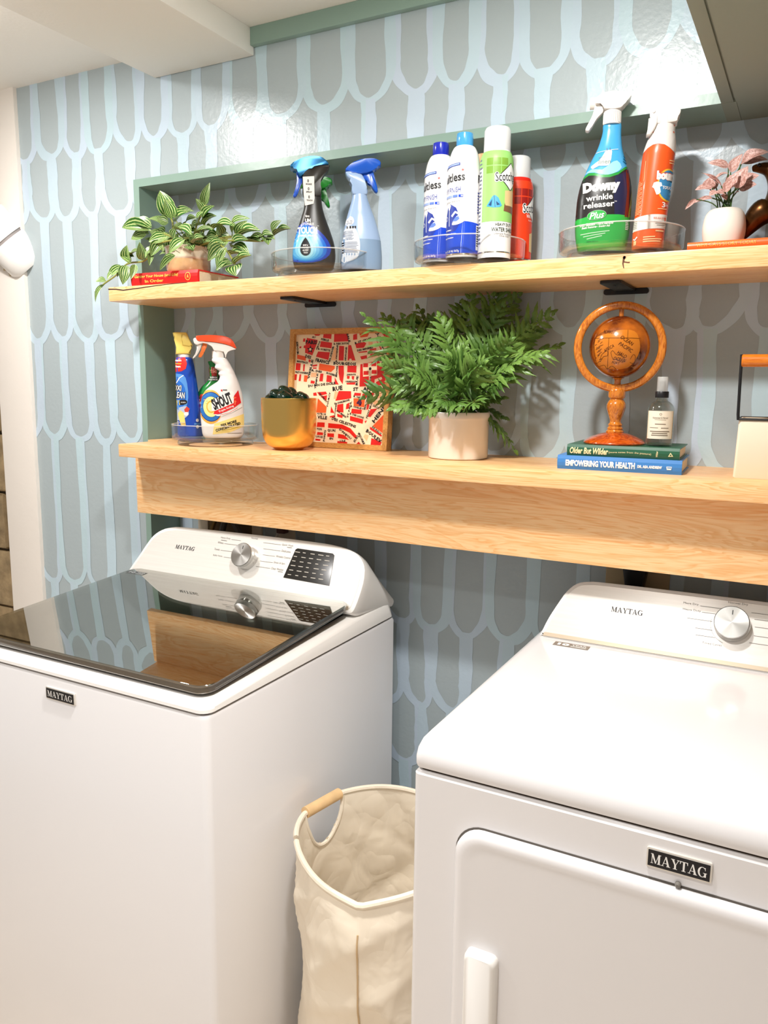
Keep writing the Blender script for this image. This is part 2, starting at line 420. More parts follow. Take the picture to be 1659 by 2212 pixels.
def paint_strokes(rows, y, clips, parent):
    """rows: (z of the bowls, z the arms reach, [(a, c, b)])"""
    for ri_, (zb, ztop, cells) in enumerate(rows):
        for a, c, b in cells:
            SK[0] += 1
            le, ri = stroke_poly(a, b, c, zb + rnd.uniform(-.005, .005), ztop, SK[0])
            bm = bmesh.new()
            for (x0, x1, z0, z1) in clips:
                tb = bmesh.new(); n = len(le)
                A = [tb.verts.new((p[0], 0, p[1])) for p in le]; B = [tb.verts.new((p[0], 0, p[1])) for p in ri]
                for i in range(n - 1): tb.faces.new((A[i], A[i + 1], B[i + 1], B[i]))
                for co, no in (((x0, 0, 0), (-1, 0, 0)), ((x1, 0, 0), (1, 0, 0)), ((0, 0, z0), (0, 0, -1)), ((0, 0, z1), (0, 0, 1))):
                    bmesh.ops.bisect_plane(tb, geom=tb.verts[:] + tb.edges[:] + tb.faces[:], plane_co=co, plane_no=no, clear_outer=True)
                mp = {v: bm.verts.new((v.co.x, y - 0.0004 - 0.00012 * ri_ - 0.00005 * (SK[0] % 2), v.co.z)) for v in tb.verts}
                for f in tb.faces: bm.faces.new([mp[v] for v in f.verts])
                tb.free()
            if len(bm.faces) < 3: bm.free(); continue
            me = bpy.data.meshes.new('painted_scallop'); 
            for f in bm.faces:
                f.normal_update()
                if f.normal.y > 0: f.normal_flip()
            bm.to_mesh(me); bm.free()
            link('painted_scallop', me, M_STROKE, parent)
def rows_from(levels):
    """levels: (z, [bowl x]); arms of a row end on the bowls of the row above"""
    out = []; up = levels[0][1]
    for i, (z, bs) in enumerate(levels):
        if i == 0: continue
        zt = levels[i - 1][0]
        for_c = []
        for a, b in zip(up, up[1:]):
            cs = [c for c in bs if a - 0.012 < c < b + 0.012]
            c = min(cs, key=lambda q: abs(q - (a + b) / 2)) if cs else (a + b) / 2
            c = max(a + .32 * (b - a), min(b - .32 * (b - a), c)); for_c.append((a, c, b))
        up = [2 * for_c[0][0] - for_c[0][1]] + [q[1] for q in for_c] + [2 * for_c[-1][2] - for_c[-1][1]]
        out.append((z, zt + (0.006 if i > 1 else 0), for_c))
    return out
def mids(l, j=0.006): return [(a + b) / 2 + rnd.uniform(-j, j) for a, b in zip(l, l[1:])]
F1 = [-2.12, -2.02, -1.913, -1.815, -1.732, -1.618, -1.531, -1.437, -1.349, -1.24, -1.141, -1.023, -0.908, -0.794, -0.703, -0.608, -0.52, -0.417, -0.321, -0.215, -0.11]
F0 = [F1[0] - 0.05] + mids(F1) + [F1[-1] + 0.05]
F2 = [-2.06, -1.954, -1.863, -1.764, -1.66, -1.575] + mids(F1)[6:]
F3 = [-2.11, -2.009, -1.904, -1.799, -1.715, -1.615, -1.52]
F4 = [-2.06, -1.962, -1.853, -1.75, -1.652, -1.56]
F5 = [-2.11, -2.0, -1.91, -1.80, -1.70, -1.60, -1.5]
paint_strokes(rows_from([(2.33, F0), (2.08, F1), (1.918, F2), (1.587, F3), (1.31, F4), (0.875, F5), (0.68, F4), (0.50, F5), (0.2, F4), (0.0, F5)]), 0.0,
              [(-2.04, -1.607, 0.02, 2.281), (-1.607, -0.193, 1.993, 2.281)], wall_back)
N2 = [-1.63 + 0.1 * k for k in range(17)]; N2[4] = -1.224; N2[7] = -0.925; N2[11] = -0.528
N1 = [N2[0] - 0.05] + mids(N2)
N3 = [-1.70, -1.60, -1.522, -1.42, -1.327, -1.245, -1.15, -1.06, -0.96, -0.86, -0.77, -0.67, -0.572, -0.474, -0.36, -0.234, -0.09, 0.01, 0.11, 0.2]
N4 = [-1.65, -1.56, -1.47, -1.375, -1.29, -1.20, -1.105, -1.01, -0.935, -0.853, -0.745, -0.64, -0.53, -0.42, -0.285, -0.14, -0.04, 0.06, 0.16]
N5 = [-1.50, -1.40, -1.30, -1.2, -1.1, -1.0, -0.92, -0.844, -0.693, -0.59, -0.48, -0.38, -0.28, -0.18, -0.08, 0.02]
N6 = [-1.45, -1.35, -1.25, -1.15, -1.05, -0.97, -0.91, -0.80, -0.69, -0.58, -0.47, -0.37, -0.27, -0.17, -0.07]
N7 = [-1.4, -1.3, -1.2, -1.1, -1.0, -0.94, -0.849, -0.74, -0.63, -0.52, -0.42, -0.32, -0.2]
paint_strokes(rows_from([(2.09, N1), (1.918, N2), (1.587, N3), (1.315, N4), (0.885, N5), (0.683, N6), (0.52, N7), (0.3, N6), (0.1, N7)]), 0.112, [(-1.588, 0.2, 0.05, 1.9735)], wall_niche)

# ------------------------------------------------------------------ shelves
def shelf(name, label, x0, x1, yf, z0, z1, notch, knots):
    bm = bmesh.new(); 
    add_box(bm, x0, x1, yf, -0.0015, z0, z1, bev=0.003)
    add_box(bm, -1.5875, x1, -0.004, 0.1115, z0, z1)
    t = thing(name, label, 'shelf', (0, 0, 0))
    o = bm_obj('board', bm, M_MAPLE, t)
    return t
ush = shelf('wall_shelf', 'upper thick maple board shelf across the niche, carrying the plants and sprays', -1.602, 0.9, -0.107, 1.677, 1.712, 0, 0)
decal('split', ush, [(line([(-1.602, 1.707), (-1.575, 1.706), (-1.55, 1.7025), (-1.52, 1.704), (-1.49, 1.7055), (-1.45, 1.708), (-1.42, 1.7095), (-1.38, 1.711), (-1.34, 1.7116)], lambda s: 0.0030 * (1 - .6 * s)), mat('crack_dark', (50, 26, 24), 0.8), 1)], planar((0, -0.107, 0), (1, 0, 0), (0, 0, 1)), label='dark crack along the shelf edge')
decal('knot', ush, [(join(line([(-0.322, 1.7075), (-0.3235, 1.702), (-0.3245, 1.695), (-0.3225, 1.687)], lambda s: 0.0035 * (1.1 - abs(s - .3))), line([(-0.323, 1.698), (-0.316, 1.6965), (-0.3125, 1.6965)], 0.002), P(ellipse(-0.3225, 1.7055, 0.003, 0.0028, 10))), M_KNOT, 1)], planar((0, -0.107, 0), (1, 0, 0), (0, 0, 1)), label='dark Y-shaped knot in the shelf edge')
lsh = shelf('wall_shelf', 'lower thick maple board shelf resting on the pale wood panel', -1.541, 0.9, -0.154, 1.289, 1.3216, 0, 0)
pt = thing('apron_panel', 'long pale maple plywood panel hanging below the lower shelf', 'panel', (0, 0, 0))
box('board', (-1.549, 0.9, -0.090, -0.072, 1.137, 1.289), M_PLY, pt, bev=0.002)
for bx in (-1.105, -0.362):
    t = thing('shelf_bracket', 'flat black steel bracket under the upper shelf, %s' % ('above the map picture' if bx < -1 else 'above the wooden globe'), 'bracket', (bx, 0, 1.677), group='black brackets under the upper shelf')
    bm = bmesh.new(); 
    add_outline(bm, [(-0.019, 0), (-0.02, 0), (-0.02, 0), (0, 0)][:0] or rounded(-0.02, 0.02, -0.036, 0.108, 0.006), -0.006, -0.0005, bev=0.001)
    for v in bm.verts: v.co = Vector((v.co.x, v.co.z, v.co.y))
    bm_obj('arm', bm, M_BLACK, t)
    outline('wall_plate', rounded(-0.045, 0.045, -0.012, -0.0005, 0.005), 0.107, 0.1115, M_BLACK, t)
    lathe('screw_head', [(0.0035, 0), (0.003, -0.0012), (0.0, -0.0016)], mat('screw_steel', (60, 60, 62), 0.35, 0.8), t, 12, loc=(0, 0.0, -0.006))

# pvc drain pipe, fitting and rough hole in the pier
t = thing('drain_pipe', 'white plastic drain pipe elbow dropping into the white pier', 'pipe', (-2.06, -0.012, 1.83))
d0, d1 = Vector((-0.012, 0.012, 0.010)), Vector((-0.11, -0.13, 0.20)); ax = (d1 - d0).normalized()
q = Vector((0, 0, 1)).rotation_difference(ax)
def along(name, prof, m):
    bm = bmesh.new(); add_loft(bm, [(z, 0, 0, r, r) for r, z in prof], 40)
    for v in bm.verts: v.co = d0 + q @ v.co
    return bm_obj(name, bm, m, t)
along('pipe_run', [(0.052, 0.10), (0.052, 0.62)], M_PVC)
along('coupling', [(0.060, 0.047), (0.061, 0.05), (0.062, 0.115), (0.0605, 0.121), (0.053, 0.122)], M_PVC)
along('seal_ring', [(0.0575, 0.036), (0.0575, 0.048)], mat('seal_grey', (150, 142, 140), 0.5))
along('elbow_socket', [(0.050, -0.05), (0.060, -0.035), (0.061, 0.0), (0.061, 0.037), (0.059, 0.039)], M_PVC)
bm = bmesh.new()
for i in range(26):
    a = rnd.uniform(195, 275); r = rnd.uniform(0.060, 0.084); s = rnd.uniform(.002, .006)
    add_box(bm, r * math.cos(math.radians(a)) - s, r * math.cos(math.radians(a)) + s, -0.004, 0.004, 0.01 + 0.8 * r * math.sin(math.radians(a)) - s * .7, 0.01 + 0.8 * r * math.sin(math.radians(a)) + s * .7, bev=s * .3)
bm_obj('plaster_crumbs', bm, mat('crumbled_plaster', (196, 176, 140), 0.95, bump=1, bscale=200), t)['kind'] = 'stuff'

# ------------------------------------------------------------------ laundry machines
M_ENAMEL = mat('white_enamel', (234, 232, 233), 0.20, coat=0.35, bump=0.012, bscale=160)
M_PLASTIC = mat('white_plastic', (240, 237, 233), 0.26)
M_GAP = mat('seam_shadow_gap', (60, 46, 34), 0.8)
M_CHROME = mat('chrome', (205, 203, 200), 0.16, 1.0)
M_BADGE = mat('badge_black', (16, 17, 24), 0.3)
M_SILVER = mat('badge_silver', (225, 220, 212), 0.35, 0.3)
def brushed(name, col, rough, metal, scale=(6, 300, 300), amt=0.06):
    m = mat(name, col, rough, metal); nt = m.node_tree; L = nt.links; b = nt.nodes['Principled BSDF']; c = lin(col)
    tc = nt.nodes.new('ShaderNodeTexCoord'); mp = nt.nodes.new('ShaderNodeMapping'); mp.inputs['Scale'].default_value = scale
    n = nt.nodes.new('ShaderNodeTexNoise'); n.inputs['Scale'].default_value = 1.0; n.inputs['Detail'].default_value = 3
    r = nt.nodes.new('ShaderNodeValToRGB'); r.color_ramp.elements[0].position = .35; r.color_ramp.elements[1].position = .65
    r.color_ramp.elements[0].color = (*[v * (1 - amt) for v in c], 1); r.color_ramp.elements[1].color = (*c, 1)
    L.new(tc.outputs['Object'], mp.inputs[0]); L.new(mp.outputs[0], n.inputs[0]); L.new(n.outputs[0], r.inputs[0]); L.new(r.outputs[0], b.inputs['Base Color'])
    return m
M_PANEL = brushed('control_panel_brushed', (238, 234, 228), 0.27, 0.25)
def knob_mat():
    m = mat('spun_metal', (182, 181, 178), 0.28, 1.0); nt = m.node_tree; L = nt.links; b = nt.nodes['Principled BSDF']
    tc = nt.nodes.new('ShaderNodeTexCoord'); g = nt.nodes.new('ShaderNodeTexGradient'); g.gradient_type = 'RADIAL'
    ml = nt.nodes.new('ShaderNodeMath'); ml.operation = 'MULTIPLY'; ml.inputs[1].default_value = 120
    n = nt.nodes.new('ShaderNodeTexNoise'); n.inputs['Scale'].default_value = 1
    cb = nt.nodes.new('ShaderNodeCombineXYZ'); mr = nt.nodes.new('ShaderNodeMapRange'); mr.inputs[3].default_value = .22; mr.inputs[4].default_value = .42
    L.new(tc.outputs['Object'], g.inputs[0]); L.new(g.outputs['Fac'], ml.inputs[0]); L.new(ml.outputs[0], cb.inputs[0]); L.new(cb.outputs[0], n.inputs[0]); L.new(n.outputs[0], mr.inputs[0]); L.new(mr.outputs[0], b.inputs['Roughness'])
    b.inputs['Anisotropic'].default_value = 0.75
    tg = nt.nodes.new('ShaderNodeTangent'); tg.direction_type = 'RADIAL'; tg.axis = 'Z'; L.new(tg.outputs[0], b.inputs['Tangent'])
    return m
M_SPUN = knob_mat()
M_PRINT = ink('panel_print_grey', (128, 124, 118)); M_LOGO = ink('logo_dark', (40, 38, 42))

def rrect_xy(x0, x1, y0, y1, r, k=5): return rounded(x0, x1, y0, y1, r, k)
def add_rings(bm, rings, cap0=True, cap1=True):
    vs = [[bm.verts.new(p) for p in r] for r in rings]
    n = len(vs[0])
    for a, b in zip(vs, vs[1:]):
        for i in range(n): bm.faces.new((a[i], a[(i + 1) % n], b[(i + 1) % n], b[i]))
    if cap0: bm.faces.new(vs[0][::-1])
    if cap1: bm.faces.new(vs[-1])
    return vs
CO = Vector((0, -.13, .988)); CUX = Vector((1, 0, 0)); CUZ = Vector((0, .464, .886)); CN = Vector((0, -.886, .464))
def console(t, o, pts, back_y, back_z, panel_in, x_sc=1.0):
    S = planar(o, CUX, CUZ)
    pts = smooth_closed(pts, 3)
    cx = sum(p[0] for p in pts) / len(pts)
    def ins(p, d):
        out = []; n = len(p)
        for i in range(n):
            a, b = p[i - 1], p[(i + 1) % n]; dx, dz = b[0] - a[0], b[1] - a[1]; l = math.hypot(dx, dz) or 1
            out.append((p[i][0] - dz / l * d, p[i][1] + dx / l * d))
        return out
    area = sum(pts[i - 1][0] * pts[i][1] - pts[i][0] * pts[i - 1][1] for i in range(len(pts)))
    if area < 0: pts = pts[::-1]
    vm = max(p[1] for p in pts)
    bm = bmesh.new()
    r_back = [Vector((p[0] * 1.0, back_y, back_z + max(0, p[1]) / vm * 0.035)) for p in pts]
    r_mid = [S(p[0], p[1], -0.030) for p in pts]
    r_rim = [S(*p, -0.008) for p in pts]
    r_f1 = [S(*p, -0.002) for p in ins(pts, 0.0015)]; r_f2 = [S(*p, 0.0) for p in ins(pts, 0.005)]
    add_rings(bm, [r_back, r_mid, r_rim, r_f1, r_f2])
    bm_obj('console_housing', bm, M_PLASTIC, t, ang=30)
    pi_ = [p for p in ins(pts, panel_in)]
    bm = bmesh.new(); add_rings(bm, [[S(*p, -0.0005) for p in pi_], [S(*p, 0.0010) for p in pi_]])
    bm_obj('control_panel', bm, M_PANEL, t)
    v0 = min(p[1] for p in pi_); xs_ = [p[0] for p in pi_ if p[1] < v0 + .012]; a_, b_ = min(xs_) + .004, max(xs_) - .004
    bm = bmesh.new(); add_rings(bm, [[S(u, v, o_) for u, v in ((a_, v0), (b_, v0), (b_ - .001, v0 + .0075), (a_ + .001, v0 + .0075))] for o_ in (0, .0016)]); shade_strip_ = bm_obj('panel_shade_strip', bm, mat('panel_shade_taupe', (204, 188, 166), .35, .5), t)  # taupe strip paints in the shading along the panel's lower curve
    return planar(Vector(o) + CN * 0.0010, CUX, CUZ)
def knob(t, S, u, v, r, h):
    o0 = S(u, v, 0); q = Vector((0, 0, 1)).rotation_difference(CN)
    bm = bmesh.new(); add_loft(bm, [(0, 0, 0, r * 1.02, r * 1.02), (h * .55, 0, 0, r * 1.0, r * 1.0), (h * .6, 0, 0, r * .985, r * .985)], 48)
    k = bm_obj('dial', bm, M_CHROME, t, loc=o0); k.rotation_mode = 'QUATERNION'; k.rotation_quaternion = q
    bm = bmesh.new(); add_loft(bm, [(h * .6, 0, 0, r * .99, r * .99), (h * .95, 0, 0, r * .97, r * .97), (h, 0, 0, r * .93, r * .93)], 48)
    bm_obj('dial_face', bm, M_SPUN, k)
    decal('pointer_mark', k, [(R(-.0008, .0008, r * .45, r * .72), BLACK, 1)], lambda a, b, off: Vector((a, b, h + off)))
    return k
def badge(t, cx, y, cz, wd, ht):
    b = bm_obj('badge', (lambda bm: (add_outline(bm, rounded(cx - wd / 2, cx + wd / 2, cz - ht / 2, cz + ht / 2, .0015), y - .004, y, bev=.0012), bm)[1])(bmesh.new()), M_SILVER, t)
    b['label'] = 'silver rimmed nameplate with white lettering on black'
    decal('badge_print', b, [(R(cx - wd * .475, cx + wd * .475, cz - ht * .42, cz + ht * .41), M_BADGE, 1), (fit(serif('MAYTAG'), cx, cz - ht * .01, wd * .86, ht * .52), WHITE, 2, 1)], planar((0, y - .004, 0), (1, 0, 0), (0, 0, 1)))

# --- washer
W = thing('washing_machine', 'white top loading washer with dark glass lid on the left', 'washer', (-1.2005, 0, 0))
bm = bmesh.new(); rr = rrect_xy(-.349, .349, -.635, .05, .014)
add_rings(bm, [[(x, y, .03) for x, y in rr], [(x, y, .917) for x, y in rr], [(x, y, .923) for x, y in rrect_xy(-.346, .346, -.632, .047, .014)]])
bm_obj('cabinet', bm, M_ENAMEL, W)
box('toe_kick', (-.335, .335, -.60, .03, 0.0, .03), mat('toe_grey', (70, 68, 66), .6), W)
bm = bmesh.new(); rr = rrect_xy(-.340, .340, -.626, .04, .014)
add_rings(bm, [[(x, y, .921) for x, y in rr], [(x, y, .930) for x, y in rr]]); bm_obj('seam', bm, M_GAP, W)
def ztop(y): return .9405 + (y + .635) / .685 * .030
bm = bmesh.new(); rings = []
for ins_, dz in ((0, None), (0.001, .9330), (.006, -.008), (.014, -.003), (.022, 0), (.044, .0005), (.052, -.006), (.058, -.05)):
    r_ = rrect_xy(-.348 + ins_, .348 - ins_, -.634 + ins_, .049 - ins_, .022)
    rings.append([(x, y, .9275 if dz is None else (dz if dz > .5 else ztop(y) + dz)) for x, y in r_])
add_rings(bm, rings, True, False); bm_obj('top_deck', bm, M_PLASTIC, W, ang=50)
bm = bmesh.new(); add_loft(bm, [(.70, 0, -.33, .24, .23), (.885, 0, -.33, .245, .232), (.893, 0, -.33, .25, .237), (.90, 0, -.33, .262, .25), (.897, 0, -.33, .275, .262)], 48, cap=False)
bm_obj('tub_ring', bm, mat('tub_plastic', (215, 214, 210), .35), W)
lathe('agitator', [(.23, .0), (.23, .02), (.07, .08), (.05, .14), (.035, .18), (.0, .19)], mat('tub_grey', (120, 122, 122), .4), W, loc=(0, -.33, .70))
bm = bmesh.new(); add_rings(bm, [[(x, y, .895) for x, y in rrect_xy(-.29, .29, -.575, -.01, .02)]] * 1 + [[(x * .0 + .272 * math.cos(a), -.33 + .26 * math.sin(a), .897) for x, a in [(0, math.atan2(y + .33, x)) for x, y in rrect_xy(-.29, .29, -.575, -.01, .02)]]], False, False)
bm_obj('tub_cover', bm, mat('tub_cover_grey', (168, 168, 164), .45), W)
# lid
lang = math.atan2(.034, .482)
Ld = bpy.data.objects.new('lid', None); COL.objects.link(Ld); Ld.parent = W; Ld.location = (0, -.125, .9935); Ld.rotation_euler = (lang, 0, 0)
def lid_glass():
    m = bpy.data.materials.new('smoked_glass'); m.use_nodes = True; nt = m.node_tree; L = nt.links; nt.nodes.remove(nt.nodes['Principled BSDF'])
    o = nt.nodes['Material Output']; g = nt.nodes.new('ShaderNodeBsdfGlossy'); g.inputs['Roughness'].default_value = .012; g.inputs[0].default_value = (.97, .97, .95, 1)
    tr = nt.nodes.new('ShaderNodeBsdfTransparent'); tr.inputs[0].default_value = (.52, .54, .51, 1)
    fr = nt.nodes.new('ShaderNodeLayerWeight'); fr.inputs[0].default_value = .5
    pw = nt.nodes.new('ShaderNodeMath'); pw.operation = 'POWER'; pw.inputs[1].default_value = 3.0; L.new(fr.outputs['Facing'], pw.inputs[0])
    fa = nt.nodes.new('ShaderNodeMapRange'); fa.inputs[3].default_value = .26; fa.inputs[4].default_value = .95; L.new(pw.outputs[0], fa.inputs[0])
    mx = nt.nodes.new('ShaderNodeMixShader'); L.new(fa.outputs[0], mx.inputs[0]); L.new(tr.outputs[0], mx.inputs[1]); L.new(g.outputs[0], mx.inputs[2]); L.new(mx.outputs[0], o.inputs[0])
    return m
M_LID = lid_glass()
M_LIDF = mat('lid_frame_black', (74, 64, 52), .12, coat=.5, ior=1.8)
bm = bmesh.new(); r_ = rrect_xy(-.327, .327, -.486, 0, .028); r_ = [(x, y) for x, y in r_]
add_rings(bm, [[(x, y, 0) for x, y in r_], [(x, y, .0035) for x, y in r_], [(x * .998, y * .998, .0045) for x, y in r_]]); bm_obj('glass', bm, M_LID, Ld)
bm = bmesh.new(); r1 = rrect_xy(-.3265, .3265, -.4855, 0, .028); r2 = rrect_xy(-.285, .285, -.425, -.025, .012)
add_rings(bm, [[(x, y, -.0115) for x, y in r2], [(x, y, -.0005) for x, y in r2], [(x, y, -.0005) for x, y in r1], [(x, y, -.0095) for x, y in r1], [(x * .996, y * .996, -.0115) for x, y in r1], [(x, y, -.0115) for x, y in r2]], False, False); bm_obj('frame', bm, M_LIDF, Ld)
bm = bmesh.new(); r2 = rrect_xy(-.322, .322, -.4815, -.002, .026); r3 = rrect_xy(-.327, .327, -.4862, .0005, .0285)
add_rings(bm, [[(x, y, -.0102) for x, y in r3], [(x, y, -.0090) for x, y in r3]], True, True); bm_obj('edge_strip', bm, M_CHROME, Ld)
sil = mat('sticker_silver', (205, 205, 205), .3, .6)
st = decal('sticker', Ld, [(R(-.318, -.258, -.044, -.026), mat('sticker_dark', (52, 54, 54), .35), 1), (T('10', -.302, -.035, .020, .011, bold=.05), sil, 2), (T('YEAR', -.274, -.0322, .026, .006, bold=.02), sil, 2), (R(-.287, -.261, -.0405, -.0385), sil, 2), (R(-.318, -.258, -.0448, -.0436), sil, 2)], lambda u, v, off: Vector((u, v, .0045 + off)))
st['label'] = 'small silver warranty sticker'
# console
cw_pts = [(-.3515, -.008), (-.350, .000), (-.343, .018), (-.331, .045), (-.319, .075), (-.305, .102), (-.282, .121), (-.25, .132), (-.20, .1365), (0, .1395), (.19, .1395), (.25, .137), (.29, .131), (.318, .119), (.337, .098), (.345, .068), (.345, .036), (.341, 0.004), (.337, -.009), (.330, -.0145), (.318, -.015), (.25, -.015), (0, -.014), (-.25, -.012), (-.335, -.011), (-.348, -.0105)]
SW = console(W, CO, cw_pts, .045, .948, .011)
kb = knob(W, SW, .016, .078, .0305, .028)
pr = [(fit(serif('MAYTAG', .18), -.184, .081, .064, .0105), M_LOGO, 2, 1)]
for s, cx, cz, wd in (('Heavy Duty', -.066, .1195, .030), ('Whites', -.077, .1065, .018), ('Towels', -.082, .0885, .017), ('Bulky Items', -.074, .0725, .029), ('Normal', .021, .1285, .019), ('Quick Wash', .121, .1215, .032), ('Delicates', .122, .1065, .026), ('Wrinkle Control', .118, .0915, .042), ('Drain & Spin', .112, .0755, .032), ('Clean Washer', .111, .061, .036)):
    pr.append((T(s, cx, cz, wd, .0052), M_PRINT, 2))
for cx, cz, wd in ((-.069, .1130, .018), (.128, .1165, .014), (.121, .0555, .014)): pr.append((R(cx - wd / 2, cx + wd / 2, cz - .0007, cz + .0007), M_PRINT, 2))
for x0, x1, z in ((-.047, -.018, .118), (-.065, -.024, .1055), (-.070, -.024, .0875), (-.055, -.022, .0715), (.050, .102, .1205), (.055, .106, .1055), (.058, .094, .0905), (.055, .093, .0745), (.048, .090, .060)): pr.append((R(x0, x1, z - .0004, z + .0004), M_PRINT, 2))
decal('panel_print', W, pr, SW)
M_DISP = mat('display_black', (22, 21, 20), .12, coat=.6)
bm = bmesh.new(); dp = [(.134, .043), (.262, .040), (.255, .112), (.250, .1155), (.152, .117), (.147, .114)]
add_rings(bm, [[SW(*p, 0) for p in dp], [SW(*p, .0012) for p in dp]]); dsp = bm_obj('display', bm, M_DISP, W)
dpr = []; DG = ink('display_marks', (196, 190, 178))
for i in range(6):
    for k in range(5):
        z = .108 - i * .0112; dpr.append((R(.148 + k * .0215 - i * .0008, .148 + k * .0215 + rnd.uniform(.008, .015) - i * .0008, z - .0008, z + .0008), DG, 1))
decal('display_print', dsp, dpr, planar(SW(0, 0, .0012), CUX, CUZ))
badge(W, -.003, -.635, .893, .078, .0235)

# --- dryer
D = thing('clothes_dryer', 'white front loading dryer with large door on the right', 'dryer', (-.1055, 0, 0))
DF = -.618
bm = bmesh.new(); rr = rrect_xy(-.3685, .3685, DF, .05, .010)
add_rings(bm, [[(x, y, .03) for x, y in rr], [(x, y, .916) for x, y in rr], [(x, y, .9215) for x, y in rrect_xy(-.3645, .3645, DF + .004, .046, .010)]]); bm_obj('cabinet', bm, M_ENAMEL, D)
bm = bmesh.new(); rr = rrect_xy(-.362, .362, DF + .007, .04, .010)
add_rings(bm, [[(x, y, .92) for x, y in rr], [(x, y, .929) for x, y in rr]]); bm_obj('seam', bm, M_GAP, D)
bm = bmesh.new(); rings = []
for i_, z in ((.0015, .9265), (0, .931), (0, .941), (.003, .953), (.010, .963), (.022, .9695), (.040, .9725), (.07, .9735)):
    rings.append([(x, y, z + (y - DF) * .006 * (z > .95)) for x, y in rrect_xy(-.3685 + i_ * .45, .3685 - i_ * .45, DF + i_, .049 - i_ * .3, .012 + i_ * .35)])
add_rings(bm, rings); bm_obj('top_panel', bm, M_ENAMEL, D, ang=60)
DOo = Vector((0, -.085, .980))
dl = [(-.25, -.004), (-.335, -.004), (-.3465, -.003), (-.348, .002), (-.345, .013), (-.3365, .040), (-.323, .0715), (-.310, .098), (-.292, .117), (-.268, .1245), (-.22, .127), (0, .1285)]
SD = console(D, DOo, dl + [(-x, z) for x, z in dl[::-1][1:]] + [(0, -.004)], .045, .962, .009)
knob(D, SD, .0045, .0745, .031, .028)
pr = [(fit(serif('MAYTAG'), -.185, .0735, .060, .0105), M_LOGO, 2, 1)]
for s, cx, cz, wd in (('More Dry', -.071, .1045, .027), ('Heavy Duty', -.068, .0925, .032), ('Normal Dry', .010, .1165, .034), ('Timed Cycles', -.026, .034, .034)): pr.append((T(s, cx, cz, wd, .0050), M_PRINT, 2))
for x0, x1, z in ((-.054, -.015, .103), (-.050, -.022, .0915), (-.075, -.030, .0765), (-.058, -.028, .060), (-.056, -.022, .047), (.034, .068, .103), (.040, .072, .0915), (.042, .074, .0775), (.042, .072, .061), (.036, .070, .047)): pr.append((R(x0, x1, z - .0004, z + .0004), M_PRINT, 2))
pr.append((ring(.0045, .0745, .0375, .0375, .0369, .0369, 20, 170, 250), M_PRINT, 2))
decal('panel_print', D, pr, SD)
tl = .9735
stk = decal('sticker', D, [(R(-.310, -.241, -.1215, -.0985), mat('sticker_taupe', (128, 118, 108), .35, .3), 1), (T('10', -.291, -.110, .023, .014, bold=.06), WHITE, 2), (T('YEAR', -.261, -.106, .030, .007, bold=.02), WHITE, 2), (R(-.276, -.246, -.1165, -.1135), WHITE, 2)], lambda u, v, off: Vector((u, v, tl + (v - DF) * .006 + off)))
stk['label'] = 'small grey and white warranty sticker'
badge(D, .0035, DF, .8895, .0775, .0265)
# door with recessed gap
dx0, dx1, dz1 = -.2955, .2955, .8575
bm = bmesh.new(); g = rounded(dx0 - .0025, dx1 + .0025, .20, dz1 + .003, .042, 8)
add_outline(bm, g, DF - .0006, DF + .01); bm_obj('door_gap', bm, mat('door_gap_grey', (96, 90, 84), .8), D)
g = rounded(dx0, dx1, .2025, dz1, .040, 8)
def insg(d): return rounded(dx0 + d, dx1 - d, .2025 + d, dz1 - d, .040 - d * .6, 8)
bm = bmesh.new(); add_rings(bm, [[(x, y_, z) for x, z in insg(d)] for d, y_ in ((0, DF), (0, DF - .008), (.002, DF - .012), (.008, DF - .0145), (.014, DF - .0150), (.020, DF - .0140), (.03, DF - .0138))])
door = bm_obj('door', bm, M_ENAMEL, D, ang=60)
hy = DF - .0138
bm = bmesh.new(); hp = rounded(-.2705, -.2225, .30, .682, .010, 5)
add_rings(bm, [[(x, hy + .001, z) for x, z in hp], [(x, hy - .010, z) for x, z in hp], [(-.247 + (x + .247) * .93, hy - .016, .49 + (z - .49) * .994) for x, z in hp], [(-.247 + (x + .247) * .80, hy - .0185, .49 + (z - .49) * .985) for x, z in hp]])
bm_obj('door_handle', bm, M_PLASTIC, door, ang=50)
bm = bmesh.new(); add_loft(bm, [(0, 0, 0, .004, .004), (.004, 0, 0, .0035, .0035), (.0055, 0, 0, .002, .002)], 12)
b_ = bm_obj('bumper', bm, mat('bumper_grey', (120, 116, 110), .5), D, loc=(.0045, DF - .002, .8625), rot=(PI / 2, 0, 0))

# utility fittings on the wall behind the machines
t = thing('washer_supply_box', 'white recessed supply box with pipe fittings, behind the washer console', 'utility box', (-1.40, .112, 1.09))
bm = bmesh.new(); add_outline(bm, [(-.105, -.10), (.105, -.10), (.105, .075), (-.105, .075)], -.006, 0); 
M_UB = mat('utility_box_cream', (220, 206, 184), .5); M_UD = mat('utility_box_inside', (118, 96, 62), .7)
for x0, x1, z0, z1 in ((-.115, -.085, -.11, .085), (.085, .115, -.11, .085), (-.085, .085, .065, .085), (-.085, .085, -.11, -.09)): pass
bm.free(); bm = bmesh.new()
for d_ in ((-.115, -.080, -.007, 0, -.11, .085), (.075, .108, -.007, 0, -.11, .085), (-.080, .075, -.007, 0, .065, .085), (-.080, .075, -.007, 0, -.11, -.09)): add_box(bm, *d_, bev=.001)
bm_obj('frame', bm, M_UB, t); box('back', (-.080, .075, -.003, -.0005, -.09, .065), M_UD, t)
tube('hose', [(-.055 + .1 * (i / 14), -.02 - .012 * math.sin(i / 14 * PI), -.02 + .055 * math.sin(i / 14 * PI)) for i in range(15)], .007, mat('brass_hose', (150, 120, 70), .35, .8), t)
